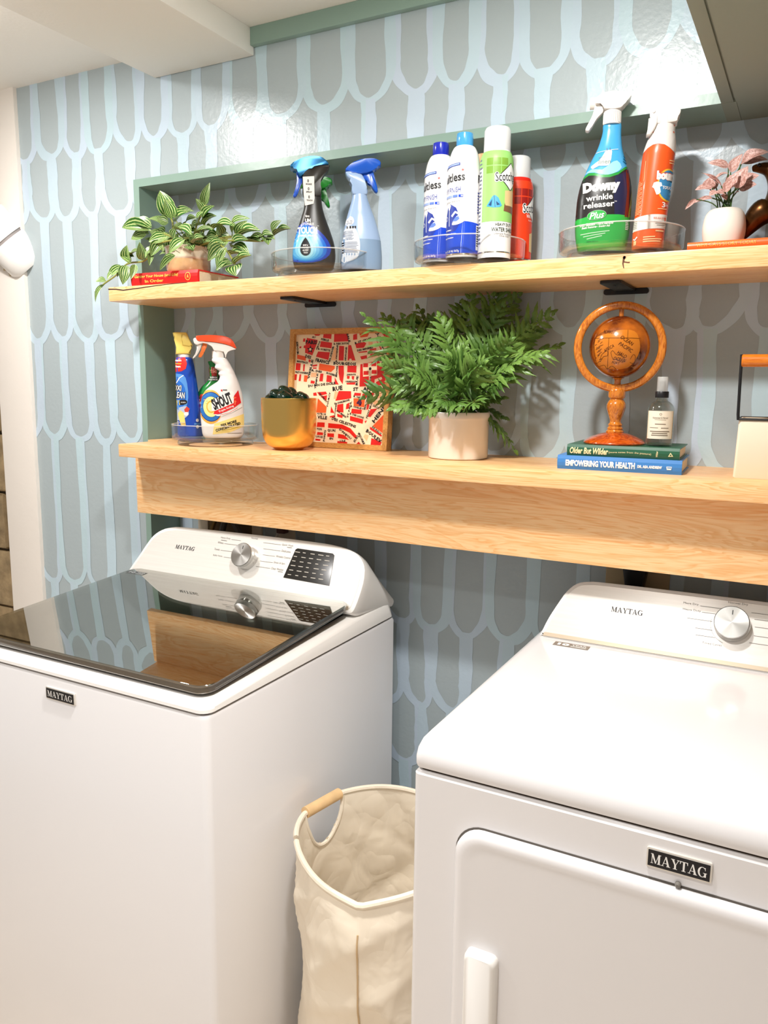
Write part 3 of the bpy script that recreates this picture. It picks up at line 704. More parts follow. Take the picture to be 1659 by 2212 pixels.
tube('hose', [(-.02 + .085 * (i / 14), -.028 - .01 * math.sin(i / 14 * PI), -.05 + .075 * math.sin(i / 14 * PI)) for i in range(15)], .009, mat('grey_hose', (96, 92, 84), .5), t)
t = thing('wall_outlet', 'small white outlet with cord above the washer console', 'outlet', (-1.215, .112, 1.085))
box('plate', (-.03, .03, -.006, 0, -.06, .06), M_UB, t, bev=.002)
box('plug', (-.012, .012, -.03, -.006, .0, .03), mat('plug_brown', (96, 60, 52), .5), t, bev=.003)
tube('cord', [(-.004, -.02, .012), (-.012, -.03, -.01), (-.014, -.03, -.05)], .0035, mat('cord_white', (220, 214, 206), .5), t)
t = thing('dryer_plug', 'big black plug and cord on the wall behind the dryer console', 'plug', (-.300, .112, 1.06))
outline('plug_body', [(-.030, .10), (.026, .10), (.022, .05), (.010, -.02), (-.018, -.02), (-.028, .05)], -.045, -.0055, M_BLACK, t, bev=.004)
box('outlet_plate', (-.070, .062, -.0055, 0, -.04, .055), mat('outlet_beige', (176, 158, 122), .5), t, bev=.002)
tube('cord', [(-.004, -.025, -.015), (-.01, -.03, -.06), (-.02, -.03, -.16)], .009, M_BLACK, t)

# --- laundry hamper
M_CANVAS = mat('canvas_cream', (246, 234, 214), .85)
def crumple(m):
    nt = m.node_tree; L = nt.links; tc = nt.nodes.new('ShaderNodeTexCoord'); prev = None
    for sc2, wt in ((6, 1.0), (13, .35)):
        n = nt.nodes.new('ShaderNodeTexNoise'); n.inputs['Scale'].default_value = sc2; n.inputs['Detail'].default_value = 2; n.inputs['Distortion'].default_value = .6; L.new(tc.outputs['Object'], n.inputs[0])
        a = nt.nodes.new('ShaderNodeMath'); a.operation = 'SUBTRACT'; a.inputs[1].default_value = .5; L.new(n.outputs[0], a.inputs[0])
        b = nt.nodes.new('ShaderNodeMath'); b.operation = 'ABSOLUTE'; L.new(a.outputs[0], b.inputs[0])
        c = nt.nodes.new('ShaderNodeMath'); c.operation = 'MULTIPLY_ADD'; c.inputs[1].default_value = wt; L.new(b.outputs[0], c.inputs[0])
        if prev: L.new(prev.outputs[0], c.inputs[2])
        else: c.inputs[2].default_value = 0
        prev = c
    bp = nt.nodes.new('ShaderNodeBump'); bp.inputs['Strength'].default_value = .42; bp.inputs['Distance'].default_value = .035; L.new(prev.outputs[0], bp.inputs['Height']); L.new(bp.outputs[0], nt.nodes['Principled BSDF'].inputs['Normal'])
crumple(M_CANVAS)
Hm = thing('laundry_hamper', 'tall cream canvas hamper with wooden handle between washer and dryer', 'hamper', (-.655, -.374, 0))
def rim_pt(a):
    wrap = lambda d: abs((d + PI) % (2 * PI) - PI)
    cu = wrap(a + 1.29); r = .166 + .012 * math.exp(-cu / .22) + .010 * math.exp(-(wrap(a - 2.0) / .5) ** 2) - .006 * math.exp(-(wrap(a + 2.2) / .5) ** 2)
    z = .620 + .020 * max(0, -math.cos(a)) ** 2 + .012 * max(0, math.cos(a)) ** 2 - .014 * math.exp(-cu / .5) + .016 * max(0, math.sin(a)) ** 2
    return Vector((r * math.cos(a), r * math.sin(a), z))
NA, NZ = 168, 64
hq = random.Random(5)
cr = [(hq.uniform(0, 2 * PI), hq.uniform(.05, .62), hq.uniform(-1, 1), hq.uniform(.018, .05), hq.uniform(.06, .20)) for _ in range(70)]
def crease(a, z):
    d = 0
    for ca, cz, sl, wd, ln in cr:
        da = ((a - ca + PI) % (2 * PI) - PI) * .17; dz = z - cz
        c, s = math.cos(sl * 1.2), math.sin(sl * 1.2); p = da * c + dz * s; q_ = -da * s + dz * c
        d += .0085 * math.exp(-(q_ / ln) ** 2) * math.exp(-abs(p) / wd) * (1 if p > 0 else .75)
    return d
def bag_pt(a, k, inner):
    p = rim_pt(a); z = p.z * k; f = .93 + .07 * k ** 2
    base = Vector((p.x * f, p.y * f, z))
    r = base.xy.length; e = crease(a, z) - .010
    e *= min(1, (1 - k) * 14) if k > .9 else 1
    rr_ = r + e - (.0022 if inner else 0)
    return Vector((base.x / r * rr_, base.y / r * rr_, z))
hole = lambda a, k: (abs(((a - 2.93 + PI) % (2 * PI)) - PI) / .33) ** 2 + ((1 - k) / .135) ** 2 < 1
bm = bmesh.new()
for inner in (0, 1):
    g = [[bm.verts.new(bag_pt(2 * PI * i / NA, j / NZ, inner)) for i in range(NA)] for j in range(NZ + 1)]
    for j in range(NZ):
        for i in range(NA):
            if hole(2 * PI * (i + .5) / NA, (j + .5) / NZ): continue
            fv = (g[j][i], g[j][(i + 1) % NA], g[j + 1][(i + 1) % NA], g[j + 1][i]); bm.faces.new(fv if not inner else fv[::-1])
    if not inner: bm.faces.new(g[0][::-1])
me = bpy.data.meshes.new('canvas_body')
for f in bm.faces: f.smooth = True
bm.to_mesh(me); bm.free(); link('canvas_body', me, M_CANVAS, Hm)
seg = [2 * PI * i / 100 for i in range(101)]
tube('rim_hem', [rim_pt(a) for a in seg if abs(((a - 2.93 + PI) % (2 * PI)) - PI) > .30][:50], .0055, M_CANVAS, Hm)
tube('rim_hem', [rim_pt(a) for a in seg if abs(((a - 2.93 + PI) % (2 * PI)) - PI) > .30][50:], .0055, M_CANVAS, Hm)
bm = bmesh.new()
for s_ in range(61):
    pass
bm.free()
tube('handle_binding', [bag_pt(2.93 + .335 * math.cos(t_), 1 - .138 * abs(math.sin(t_)), 0) + Vector((.001, 0, 0)) for t_ in [PI * i / 24 for i in range(25)]], .0042, M_CANVAS, Hm)
ha, hb = rim_pt(2.93 - .30), rim_pt(2.93 + .30)
tube('wooden_handle', [ha + (hb - ha) * (i / 6) for i in range(7)], .0115, mat('beech_handle', (238, 200, 148), .5, var=.08, vscale=40), Hm, seg=16)
tube('side_seam', [bag_pt(-1.29, k / 40, 0) * 1.0 + Vector((0, -.0012, 0)) for k in range(0, 38)], .0016, mat('seam_stitch', (205, 176, 136), .9), Hm, seg=6)

# ------------------------------------------------------------------ things on the shelves
US, LS = 1.712, 1.3216
def face(x, y, extra=0): return math.atan2(-x, 1.6 + y) + math.radians(extra)
def clear_plastic():
    m = bpy.data.materials.new('clear_acrylic'); m.use_nodes = True; nt = m.node_tree; L = nt.links; nt.nodes.remove(nt.nodes['Principled BSDF'])
    o = nt.nodes['Material Output']; g = nt.nodes.new('ShaderNodeBsdfGlossy'); g.inputs['Roughness'].default_value = .03
    tr = nt.nodes.new('ShaderNodeBsdfTransparent'); tr.inputs[0].default_value = (.95, .95, .94, 1)
    fr = nt.nodes.new('ShaderNodeLayerWeight'); fr.inputs[0].default_value = .5
    pw = nt.nodes.new('ShaderNodeMath'); pw.operation = 'POWER'; pw.inputs[1].default_value = 3.0; L.new(fr.outputs['Facing'], pw.inputs[0])
    fa = nt.nodes.new('ShaderNodeMapRange'); fa.inputs[3].default_value = .05; fa.inputs[4].default_value = .65; L.new(pw.outputs[0], fa.inputs[0])
    mx = nt.nodes.new('ShaderNodeMixShader'); L.new(fa.outputs[0], mx.inputs[0]); L.new(tr.outputs[0], mx.inputs[1]); L.new(g.outputs[0], mx.inputs[2]); L.new(mx.outputs[0], o.inputs[0])
    return m
M_CLEAR = clear_plastic()
def rim_mat():
    m = bpy.data.materials.new('acrylic_edge'); m.use_nodes = True; nt = m.node_tree; L = nt.links; b = nt.nodes['Principled BSDF']; b.inputs['Base Color'].default_value = (.80, .80, .77, 1); b.inputs['Roughness'].default_value = .08; b.inputs['Coat Weight'].default_value = 1
    o = nt.nodes['Material Output']; tr = nt.nodes.new('ShaderNodeBsdfTransparent'); mx = nt.nodes.new('ShaderNodeMixShader'); mx.inputs[0].default_value = .5
    L.new(tr.outputs[0], mx.inputs[1]); L.new(b.outputs[0], mx.inputs[2]); L.new(mx.outputs[0], o.inputs[0]); return m
M_RIM = rim_mat()
def tray(x, y, z, r, label):
    t = thing('turntable_tray', label, 'tray', (x, y, z), 0, 'clear round trays holding bottles')
    lathe('tray', [(.0, .013), (r - .008, .013), (r - .002, .0155), (r, .020), (r + .001, .050), (r - .0005, .0515), (r - .002, .050), (r - .003, .021), (r - .009, .016), (0, .016)], M_CLEAR, t, 64, cap=False)
    lathe('rim', [(r - .0018, .0500), (r + .0010, .0500), (r + .0016, .0510), (r + .0008, .0524), (r - .0010, .0524), (r - .0018, .0512)], M_RIM, t, 64, cap=False)
    lathe('turntable_base', [(r * .62, 0), (r * .86, 0), (r * .88, .004), (r * .86, .011), (r * .80, .013), (r * .62, .013)], M_CLEAR, t, 48, cap=False)
    return z + .0163
TZ = tray(-1.012, -.022, US, .116, 'clear round tray under the black and pale blue spray bottles'); tray(-.652, -.03, US, .113, 'clear round tray holding the tall spray cans'); tray(-.350, -.022, US, .113, 'clear round tray under the green and orange spray bottles')
TL = tray(-1.338, -.020, LS, .108, 'clear round tray on the lower shelf, left end')
def trc(cx, by, s): return lambda *p: [((a - cx) * s, (by - b) * s) for a, b in p]
def body(name, secs, m, parent, n=2.3, seg=40, k=4):
    sm = smooth_prof(secs, k); bm = bmesh.new(); add_loft(bm, sm, seg, n)
    o = bm_obj(name, bm, m, parent, ang=60); return sm, loft_surf(sm, n)
def PL(name, col, rough=.25, **k): return mat(name, col, rough, **k)
def drop(cx, cz, a, h, n=26):
    """tear drop, round below and pointed above"""
    out = []
    for i in range(n):
        t = 2 * PI * i / n; x = a * math.sin(t) * (math.sin(t / 2) ** 0.9); z = h * (0.5 * math.cos(t))
        out.append((cx + x * 1.25, cz + z))
    return out
def bars(x0, x1, z0, z1, n, m, lay, fill=.45, q=None):
    q = q or random.Random(n); out = []
    for i in range(n):
        z = z1 - (z1 - z0) * (i + .5) / n; h = (z1 - z0) / n * fill / 2
        out.append((R(x0, x1 - (x1 - x0) * q.uniform(0, .22), z - h, z + h), m, lay))
    return out

# --- dark blue fabric spray on the left tray
x, y = -1.013, -.058
t = thing('spray_bottle', 'black and blue spray bottle with a white neck tag on the upper shelf', 'spray bottle', (x, y, TZ), face(x, y, 2))
t.scale = (0.94, 0.94, 0.961)
k = .000163; g = trc(600, 1640, k)
sec = [((1640 - b) * k, (c - 600) * k, 0, w_ * k, d_ * k) for b, c, w_, d_ in ((1640, 598, 262, 150), (1625, 598, 280, 165), (1480, 600, 312, 190), (1300, 602, 296, 180), (1100, 598, 234, 150), (950, 592, 180, 125), (800, 592, 134, 110), (650, 585, 122, 105), (500, 570, 118, 100), (400, 568, 120, 98))]
M_CHAR = PL('charcoal_plastic', (44, 40, 36), .35)
sm, S = body('bottle', sec, M_CHAR, t)
head = outline('spray_head', smooth_closed(g((440, 380), (540, 275), (800, 240), (812, 275), (775, 335), (705, 400), (692, 560), (690, 650), (455, 645), (450, 480)), 3), -.018, .018, M_CHAR, t, bev=.008, seg=3)
outline('head_cap', smooth_closed(g((270, 262), (335, 215), (480, 152), (650, 136), (760, 172), (805, 236), (700, 248), (560, 285), (470, 350), (430, 400), (395, 400), (360, 330), (335, 296), (278, 298)), 3), -.0205, .0205, PL('metallic_blue', (24, 100, 146), .3, metal=.4), head, bev=.009, seg=3)
outline('trigger', smooth_closed(g((358, 330), (410, 350), (432, 400), (440, 455), (405, 530), (352, 658), (304, 656), (335, 560), (358, 455)), 3), -.008, .008, PL('trigger_blue', (36, 84, 190), .25), head, bev=.003)
bl = [PL('drop_blue_%d' % i, c, .3) for i, c in enumerate(((38, 66, 172), (30, 112, 208), (52, 146, 214), (86, 172, 222), (122, 196, 226), (164, 218, 232)))]
items = []
for i, (a, h) in enumerate(((.060, .092), (.050, .084), (.0415, .077), (.0325, .070), (.0245, .062), (.0180, .053))):
    zc = .046 + (h - .04) * .22
    items.append((P([(u, max(.003, v)) for u, v in drop(-.020, zc, a, h)]), bl[i], 1 + i * .4))
items.append((P(drop(-.0205, .047, .0125, .041)), BLACK, 4))
for s, v, wd in (('BOOST of', .054, .011), ('FRESHNESS', .0485, .0135), ('with EVERY', .043, .014), ('TOUCH', .0375, .0095)): items.append((T(s, -.0205, v - .004, wd, .0036, bold=.03), WHITE, 5))
items += [(T('TOUCH', -.0155, .0835, .044, .0165, bold=.045), WHITE, 5), (T('TM', .0085, .0935, .004, .002), WHITE, 5), (T('FABRIC SPRAY', -.0175, .0715, .035, .0048, bold=.03), WHITE, 5), (T('UN', -.0145, .1055, .0125, .0085, bold=.05), WHITE, 5), (T('STOPABLES', -.0135, .0975, .026, .0062, bold=.02, shear=.25), WHITE, 5), (T('febreze', -.0155, .1155, .009, .0055, bold=.02), WHITE, 5), (T('FRESH', .008, .046, .010, .003), bl[1], 5)]
tag_m = ink('paper_tag', (238, 230, 220), .7)
decal('label', t, items, S, .006); items = [(P(g((440, 415), (600, 400), (606, 690), (590, 765), (470, 795), (452, 640))), tag_m, 1)]
for s, a, b, wd, ht in (('0', 515, 465, .0042, .007), ('SHAKE', 525, 508, .014, .0036), ('0', 522, 570, .0042, .007), ('SPRAY', 530, 612, .014, .0036), ('0', 528, 678, .0042, .007), ('TOUCH!', 535, 722, .014, .0036)): items.append((T(s, *g((a, b))[0], wd, ht, bold=.06), BLACK, 3))
decal('neck_tag', t, items, planar((0, -.0190, 0), (1, 0, 0), (0, 0, 1)), label='white paper instruction tag on the neck')
# --- bottle with green trigger standing behind it
def febreze(x, y, z, sc_, hc, bc, label, turn, flip, full=True, extra=0):
    t = thing('spray_bottle', label, 'spray bottle', (x, y, z), face(x, y, extra) )
    t.scale = (.955, .955, .914); k = .000166 * sc_; g = trc(1180, 1700, k)
    fx = lambda q: [(-u, v) for u, v in q] if flip else q
    sg = -1 if flip else 1
    sec = [((1700 - b) * k, sg * (c - 1180) * k, 0, w_ * k, d_ * k) for b, c, w_, d_ in ((1700, 1190, 270, 160), (1685, 1190, 290, 175), (1500, 1190, 292, 185), (1250, 1190, 268, 175), (1000, 1180, 208, 150), (850, 1172, 160, 125), (700, 1165, 112, 108), (640, 1162, 104, 102))]
    sm, S = body('bottle', sec, bc, t)
    hd = outline('spray_head', smooth_closed(fx(g((962, 342), (1060, 335), (1190, 372), (1238, 490), (1262, 642), (1060, 642), (1052, 470), (1000, 425))), 3), -.016, .016, bc, t, bev=.007, seg=3)
    outline('head_cap', smooth_closed(fx(g((960, 322), (1000, 262), (1120, 182), (1300, 150), (1410, 162), (1446, 200), (1436, 242), (1385, 262), (1368, 300), (1180, 365), (1060, 340))), 3), -.0175, .0175, hc, hd, bev=.008, seg=3)
    outline('trigger', smooth_closed(fx(g((1190, 345), (1270, 285), (1340, 300), (1372, 420), (1416, 582), (1372, 588), (1300, 470), (1235, 440))), 3), -.008, .008, hc, hd, bev=.003)
    bm = bmesh.new(); add_tube(bm, [Vector((u, 0, v)) for u, v in fx(g((1370, 215), (1446, 200)))], .0075, 16); bm_obj('nozzle', bm, hc, hd)
    return t, S, g, k
M_PB = PL('pale_blue_plastic', (160, 186, 222), .22); M_PB2 = PL('pale_blue_liquid', (132, 160, 192), .22)
febreze(-1.078, .045, TZ, .95, PL('trigger_green', (26, 138, 40), .3), PL('white_blue_plastic', (196, 212, 232), .3), 'spray bottle with a green trigger hidden behind the black and blue one', 0, False)
t, S, g, k = febreze(-.921, -.010, TZ, .99, PL('bright_blue', (24, 92, 206), .25), M_PB, 'pale blue spray bottle with a bright blue trigger on the upper shelf', 0, False, extra=4)
lab = ink('label_pale', (214, 222, 232), .4); tx = ink('label_text', (110, 116, 132), .5)
it = [(P([(-.0475, .0)] if False else smooth_closed(g((905, 1590), (905, 1250), (945, 1150), (1010, 1095), (1090, 1130), (1145, 1260), (1160, 1380), (1150, 1480), (1110, 1560), (1000, 1600)), 2)), lab, 1),
      (P(smooth_closed(g((965, 1080), (965, 1020), (1000, 985), (1030, 960), (1065, 985), (1078, 1040), (1050, 1078), (1005, 1085)), 2)), ink('label_white', (240, 240, 242)), 1)]
it += [(R(*[q for p in zip(*g((a, 1135), (a + 24, 1100))) for q in p]), BLACK, 2) for a in (975, 1015, 1050, 1082)]
x0, z0 = g((915, 1300))[0]; x1, z1 = g((1075, 1165))[0]; it += bars(x0, x1, z0, z1, 9, tx, 2)
x0, z0 = g((945, 1480))[0]; x1, z1 = g((1145, 1320))[0]; it += bars(x0, x1, z0, z1, 10, tx, 2)
x0, z0 = g((985, 1075))[0]; x1, z1 = g((1055, 1015))[0]; it += bars(x0, x1, z0, z1, 4, tx, 2)
x0, z0 = g((915, 1490))[0]; x1, z1 = g((945, 1320))[0]; it += bars(x0, x1, z0, z1, 5, BLACK, 2, .6)
decal('label', t, it, S, .006)
sm2 = [s_ for s_ in smooth_prof([((1700 - b) * k, (c - 1180) * k, 0, w_ * k + .0004, d_ * k + .0004) for b, c, w_, d_ in ((1700, 1190, 270, 160), (1685, 1190, 290, 175), (1500, 1190, 292, 185), (1280, 1190, 273, 176))], 4)]
bm = bmesh.new(); add_loft(bm, sm2, 40, 2.3, False); bm_obj('liquid_line', bm, M_PB2, t)

# --- spray cans on the middle tray
M_CANW = PL('can_white', (238, 237, 236), .22); NAVY = ink('navy_ink', (34, 56, 150)); COB = ink('cobalt', (28, 72, 200), .25); REDI = ink('red_ink', (206, 62, 48)); LBL = ink('light_blue_ink', (150, 172, 222))
def can(x, y, z, r, body_p, cap_p, bm_, cm_, label, extra=0, group=None, sx_=1, sz_=.93):
    t = thing('spray_can', label, 'spray can', (x, y, z), face(x, y, extra), group)
    t.scale = (sx_, sx_, sz_); p = smooth_prof(body_p, 4)
    lathe('can', p, bm_, t, 48, ang=50)
    lathe('cap', cap_p, cm_, t, 40, ang=40)
    bm = bmesh.new(); add_loft(bm, [(0, 0, 0, r - .001, r - .001), (.002, 0, 0, r + .0006, r + .0006), (.004, 0, 0, r + .0004, r + .0004), (.005, 0, 0, r - .0005, r - .0005)], 48); bm_obj('bottom_seam', bm, M_CHROME, t)
    def rr_(v):
        for a, b in zip(p, p[1:]):
            if a[1] <= v <= b[1]: return a[0] + (b[0] - a[0]) * (v - a[1]) / max(1e-9, b[1] - a[1])
        return p[-1][0]
    return t, cyl(r, rr_)
def starch(x, y, cap_m, label, sh):
    r = .0322
    t, S = can(x, y, TZ, r, [(r - .0005, 0), (r, .004), (r, .08), (r, .165), (.0315, .182), (.0275, .205), (.0215, .2195), (.0165, .2235)], [(.0158, .2225), (.0165, .2245), (.0165, .2425), (.0158, .2485), (.0145, .2495), (0, .2495)], M_CANW, cap_m, label, group=None)
    it = [(P([(r * 2.93 * math.cos(PI) * 0 - r * 3.1 + r * 6.2 * i / 40, .0045) for i in range(41)] + [(r * 3.1 - r * 6.2 * i / 40, .067 + .003 * math.cos((r * 3.1 - r * 6.2 * i / 40) / r + .9)) for i in range(41)]), COB, 1)]
    it += [(T('Faultless', -r * .93, .156, r * 1.98, .017, bold=.02, rot=3), BLACK, 2), (T('HEAVY FINISH', -r * 1.05, .131, r * 1.75, .0105, rot=2), NAVY, 2), (T('Heavy Spray Starch', -r * 1.1, .108, r * 1.75, .005, rot=2), GREY, 2)]
    it += [(P([( -r * .08 + .0032 * math.sin(PI * 2 * i / 10) * (1 if i % 2 == 0 else .42), .170 + .0032 * math.cos(PI * 2 * i / 10) * (1 if i % 2 == 0 else .42)) for i in range(10)]), REDI, 2)]
    it += [(line([(-r * 1.9 + r * 1.65 * i / 10, .176 + .006 * (i / 10) ** .6) for i in range(11)], .0055), NAVY, 2), (line([(-r * 1.9 + r * 1.6 * i / 10, .176 + .006 * (i / 10) ** .6) for i in range(11)], .0030), LBL, 3)]
    for a, b, m in ((-1.5, -1.15, LBL), (-1.1, -.72, LBL), (-.68, -.36, ink('mid_blue', (98, 128, 206))), (-.3, -.02, COB)): it.append((R(r * a, r * b, .1165, .1215), m, 2))
    it.append((R(-r * .16, -r * .04, .1178, .1200), WHITE, 3))
    sh_ = [(a_ + .18, b_) for a_, b_ in [(-1.6, .048), (-1.55, .075), (-1.28, .098), (-1.02, .104), (-.84, .1005), (-.62, .096), (-.42, .082), (-.36, .064), (-.62, .05), (-1.2, .046)]]
    it += [(P([(r * a, b) for a, b in sh_]), NAVY, 2), (P([(r * a, b) for a, b in ((-1.1, .1025), (-.95, .105), (-.80, .1015), (-.93, .091), (-1.0, .0925))]), WHITE, 3), (line([(-.95 * r, .092), (-.93 * r, .06)], .0014), WHITE, 3), (ring(-1.22 * r, .076, .0042, .0045, .0032, .0035, 14), WHITE, 3)]
    ir = [(a_ + .16, b_) for a_, b_ in [(-.86, .0635), (-.55, .0785), (-.25, .081), (-.10, .074), (-.10, .068), (-.35, .0635), (-.62, .0615)]]
    it += [(P([(r * a, b) for a, b in smooth_closed(ir, 3)]), WHITE, 4), (P([(r * a, b) for a, b in ((-.66, .0685), (-.46, .077), (-.27, .0785), (-.2, .073), (-.38, .0685))]), ink('mid_blue', (98, 128, 206)), 5), (line([(r * -.72, .079), (r * -.48, .0875), (r * -.22, .0825), (r * -.18, .077)], .0045), WHITE, 4)]
    for i, (s, wd) in enumerate((('No Flaking', .6), ('No Sticking or Staining', 1.0), ('Easy Ironing', .8))): it.append((T(s, -r * (1.25 - wd * .35), .0515 - i * .0078, r * wd, .0034, bold=.04, rot=1.5), WHITE, 3))
    it += [(T('20 oz (1.25 lb) 567g', -r * .85, .0085, r * 1.3, .0055, bold=.02), WHITE, 3)]
    it += [(R(r * .92, r * 1.25, .012, .062), WHITE, 2), (T('Faultless', r * 1.75, .155, r * 1.5, .016, bold=.03), BLACK, 2)] + [(R(r * .96, r * 1.2, .02 + i * .0046, .0222 + i * .0046), BLACK, 3) for i in range(9)]
    it += bars(r * 1.0, r * 1.8, .085, .13, 8, NAVY, 2)
    decal('label', t, it, S, .0035)
starch(-.714, -.045, PL('cap_royal_blue', (28, 44, 178), .18, coat=.4), 'white spray starch can with a dark blue cap', 0)
starch(-.6455, -.083, PL('cap_sky_blue', (70, 160, 218), .18, coat=.4), 'white spray starch can with a light blue cap', 0)
r = .030
t, S = can(-.650, .045, TZ, r, [(r - .0005, 0), (r, .004), (r, .185), (r * .96, .195), (r * .82, .207), (r * .7, .211)], [(.0225, .210), (.0235, .212), (.023, .2395), (.0, .241)], M_CANW, PL('cap_peach', (232, 186, 132), .3), 'white spray can with a peach cap hidden behind the others', 0)
r = .0332
t, S = can(-.5790, -.081, TZ, r, [(r - .0005, 0), (r, .004), (r, .17), (r, .190), (r * .95, .203), (r * .84, .2125), (.0265, .2165)], [(.0262, .214), (.0268, .216), (.0262, .2585), (.0235, .2645), (.0, .2655)], M_CANW, PL('cap_frosted', (226, 226, 226), .22), 'tall green and white spray can with a white cap', 0, sx_=.96, sz_=.88)
GRN = ink('label_green', (150, 208, 112)); DG1 = ink('leaf_green_dark', (122, 166, 58)); DG2 = ink('forest_text', (60, 72, 58)); TAN = ink('sofa_tan', (226, 196, 140)); BRN = ink('sofa_brown', (128, 86, 60))
def scotch(t, S, r, z0, z1, base, dark, lines, tent=True):
    it = [(P([(-r * .9, z0), (r * 2.4, z0), (r * 2.4, z1), (-r * .9, z1)]), base, 1), (P([(-r * 3.1, z1 - .02), (-r * .85, z1 - .035), (-r * .85, z1), (-r * 3.1, z1)]), base, 1)]
    for i in range(3):
        for j in range(2): it.append((R(-r * .62 + i * r * .46, -r * .20 + i * r * .46, z1 - .031 - j * .017, z1 - .0165 - j * .017), dark, 2))
    dm = [(r * .95, z1 - .027), (r * 1.75, z1 - .055), (r * .95, z1 - .081), (r * .15, z1 - .055)]
    it += [(P([(a + (a - r * .95) * .08, b + (b - z1 + .054) * .08) for a, b in dm]), BLACK, 3), (P(dm), WHITE, 4)]
    it += [(T('Scotchgard', r * .92, z1 - .056, r * 2.05, .0265, bold=.10, shear=.08, rot=6), WHITE, 5), (T('Scotchgard', r * .92, z1 - .056, r * 1.95, .0245, bold=.01, shear=.08, rot=6), BLACK, 6)]
    if tent:
        it += [(P([(-r * .55, .098), (-r * .18, .1185), (-r * .02, .120), (r * .16, .115), (r * .38, .099), (r * .26, .0955), (-r * .1, .0945)]), ink('tent_blue', (72, 160, 206)), 3), (P([(-r * .42, .1), (-r * .2, .112), (-r * .24, .098)]), ink('tent_dark', (24, 70, 112)), 4), (P([(r * .02, .108), (r * .26, .101), (r * .08, .099)]), ink('tent_dark', (24, 70, 112)), 4), (line([(-r * .1, .12), (-r * .02, .0955)], .001), ink('tent_dark', (24, 70, 112)), 4)]
        it += [(P([(r * .55, .107), (r * .56, .130), (r * 1.2, .133), (r * 1.9, .13), (r * 1.9, .1), (r * .62, .1)]), TAN, 3), (P([(r * .55, .104), (r * .5, .088), (r * 1.9, .083), (r * 1.9, .1), (r * .62, .1)]), BRN, 3)]
    for s, v, wd, ht, m in lines: it.append((T(s, r * .62 if tent else r * .95, v, r * wd, ht, bold=.015), m, 3))
    return it
it = scotch(t, S, r, .0665, .2135, GRN, DG1, (('HEAVY DUTY', .060, 1.2, .0062, DG2), ('WATER SHIELD', .0495, 1.65, .0085, DG2), ('Ultimate Protection', .041, 1.35, .0034, GREY), ('One Can', .0365, .7, .0034, GREY)))
it += bars(-r * 1.35, -r * .98, .02, .20, 22, tx, 2)
decal('label', t, it, S, .0035)
r = .0325
RED = PL('can_red', (232, 42, 26), .22)
t, S = can(-.572, .022, TZ, r, [(r - .0005, 0), (r, .004), (r, .14), (r * .97, .156), (r * .88, .168), (.0258, .1715)], [(.0255, .170), (.026, .1715), (.0255, .212), (.0225, .2155), (0, .216)], RED, PL('cap_frosted', (226, 226, 226), .22), 'shorter red spray can with a white cap', 26, sx_=.98, sz_=.947)
it = scotch(t, S, r, .0065, .163, ink('red_orange', (236, 66, 24)), ink('dark_red', (158, 28, 20)), (('FABRIC', .102, .9, .0075, WHITE), ('WATER SHIELD', .0915, 1.5, .0075, WHITE), ('Long Lasting', .083, 1.1, .004, WHITE)), tent=False)
it += [(P([(r * .55, .02), (r * .52, .056), (r * .9, .060), (r * 1.0, .072), (r * 1.7, .072), (r * 1.7, .016)]), TAN, 3)]
decal('label', t, it, S, .0035)

# --- right tray: wrinkle releaser and dryer spray
x, y = -.383, -.030
t = thing('spray_bottle', 'big blue, black and green spray bottle with a white trigger on the upper shelf', 'spray bottle', (x, y, TZ), face(x, y, 1))
t.scale = (1.02, 1.02, 1.075)
k = .0001415; g = trc(605, 1930, k)
sec = [((1930 - b) * k, (c - 605) * k, 0, w_ * k, w_ * .62 * k) for b, c, w_ in ((1930, 605, 285), (1912, 605, 305), (1750, 602, 336), (1600, 600, 345), (1450, 605, 346), (1300, 608, 340), (1150, 615, 318), (1000, 622, 272), (850, 632, 214), (720, 645, 158), (600, 655, 128), (520, 660, 116), (460, 660, 116), (425, 660, 108))]
sm, S = body('bottle', sec, PL('bottle_sky_blue', (72, 170, 226), .2, coat=.3), t)
hd = bpy.data.objects.new('spray_head', None); COL.objects.link(hd); hd.parent = t
M_WHT = PL('trigger_white', (238, 233, 228), .3)
bm = bmesh.new(); add_loft(bm, [((1930 - b) * k, (c - 605) * k, 0, w_ * k, w_ * k) for b, c, w_ in ((440, 655, 109), (300, 655, 106), (280, 655, 102), (270, 655, 90))], 36)
for f in list(bm.faces):
    pass
bm_obj('collar', bm, M_WHT, hd)
bm = bmesh.new()
for i in range(30):
    a = 2 * PI * i / 30; add_tube(bm, [((655 - 605) * k + .0154 * math.cos(a), .0154 * math.sin(a), (1930 - 425) * k), ((655 - 605) * k + .0152 * math.cos(a), .0152 * math.sin(a), (1930 - 300) * k)], .0007, 5)
bm_obj('collar_ribs', bm, M_WHT, hd)
outline('head_shell', smooth_closed(g((440, 150), (500, 112), (600, 84), (700, 88), (800, 112), (862, 140), (866, 160), (800, 222), (740, 278), (570, 276), (545, 262), (500, 205), (440, 215)), 3), -.0155, .0155, M_WHT, hd, bev=.008, seg=3)
outline('trigger', smooth_closed(g((440, 205), (490, 200), (540, 262), (530, 300), (460, 370), (385, 492), (350, 502), (328, 485), (360, 420), (410, 320)), 3), -.0075, .0075, M_WHT, hd, bev=.003)
bm = bmesh.new(); add_tube(bm, [Vector((u, 0, v)) for u, v in g((445, 180), (372, 180))], .0098, 20); bm_obj('nozzle', bm, M_WHT, hd)
DK = ink('label_black', (38, 36, 36), .3); NV = ink('label_navy', (38, 40, 72), .3); GR = ink('label_green_bright', (48, 172, 70), .3); GL = ink('label_green_edge', (40, 150, 62), .3)
it = []
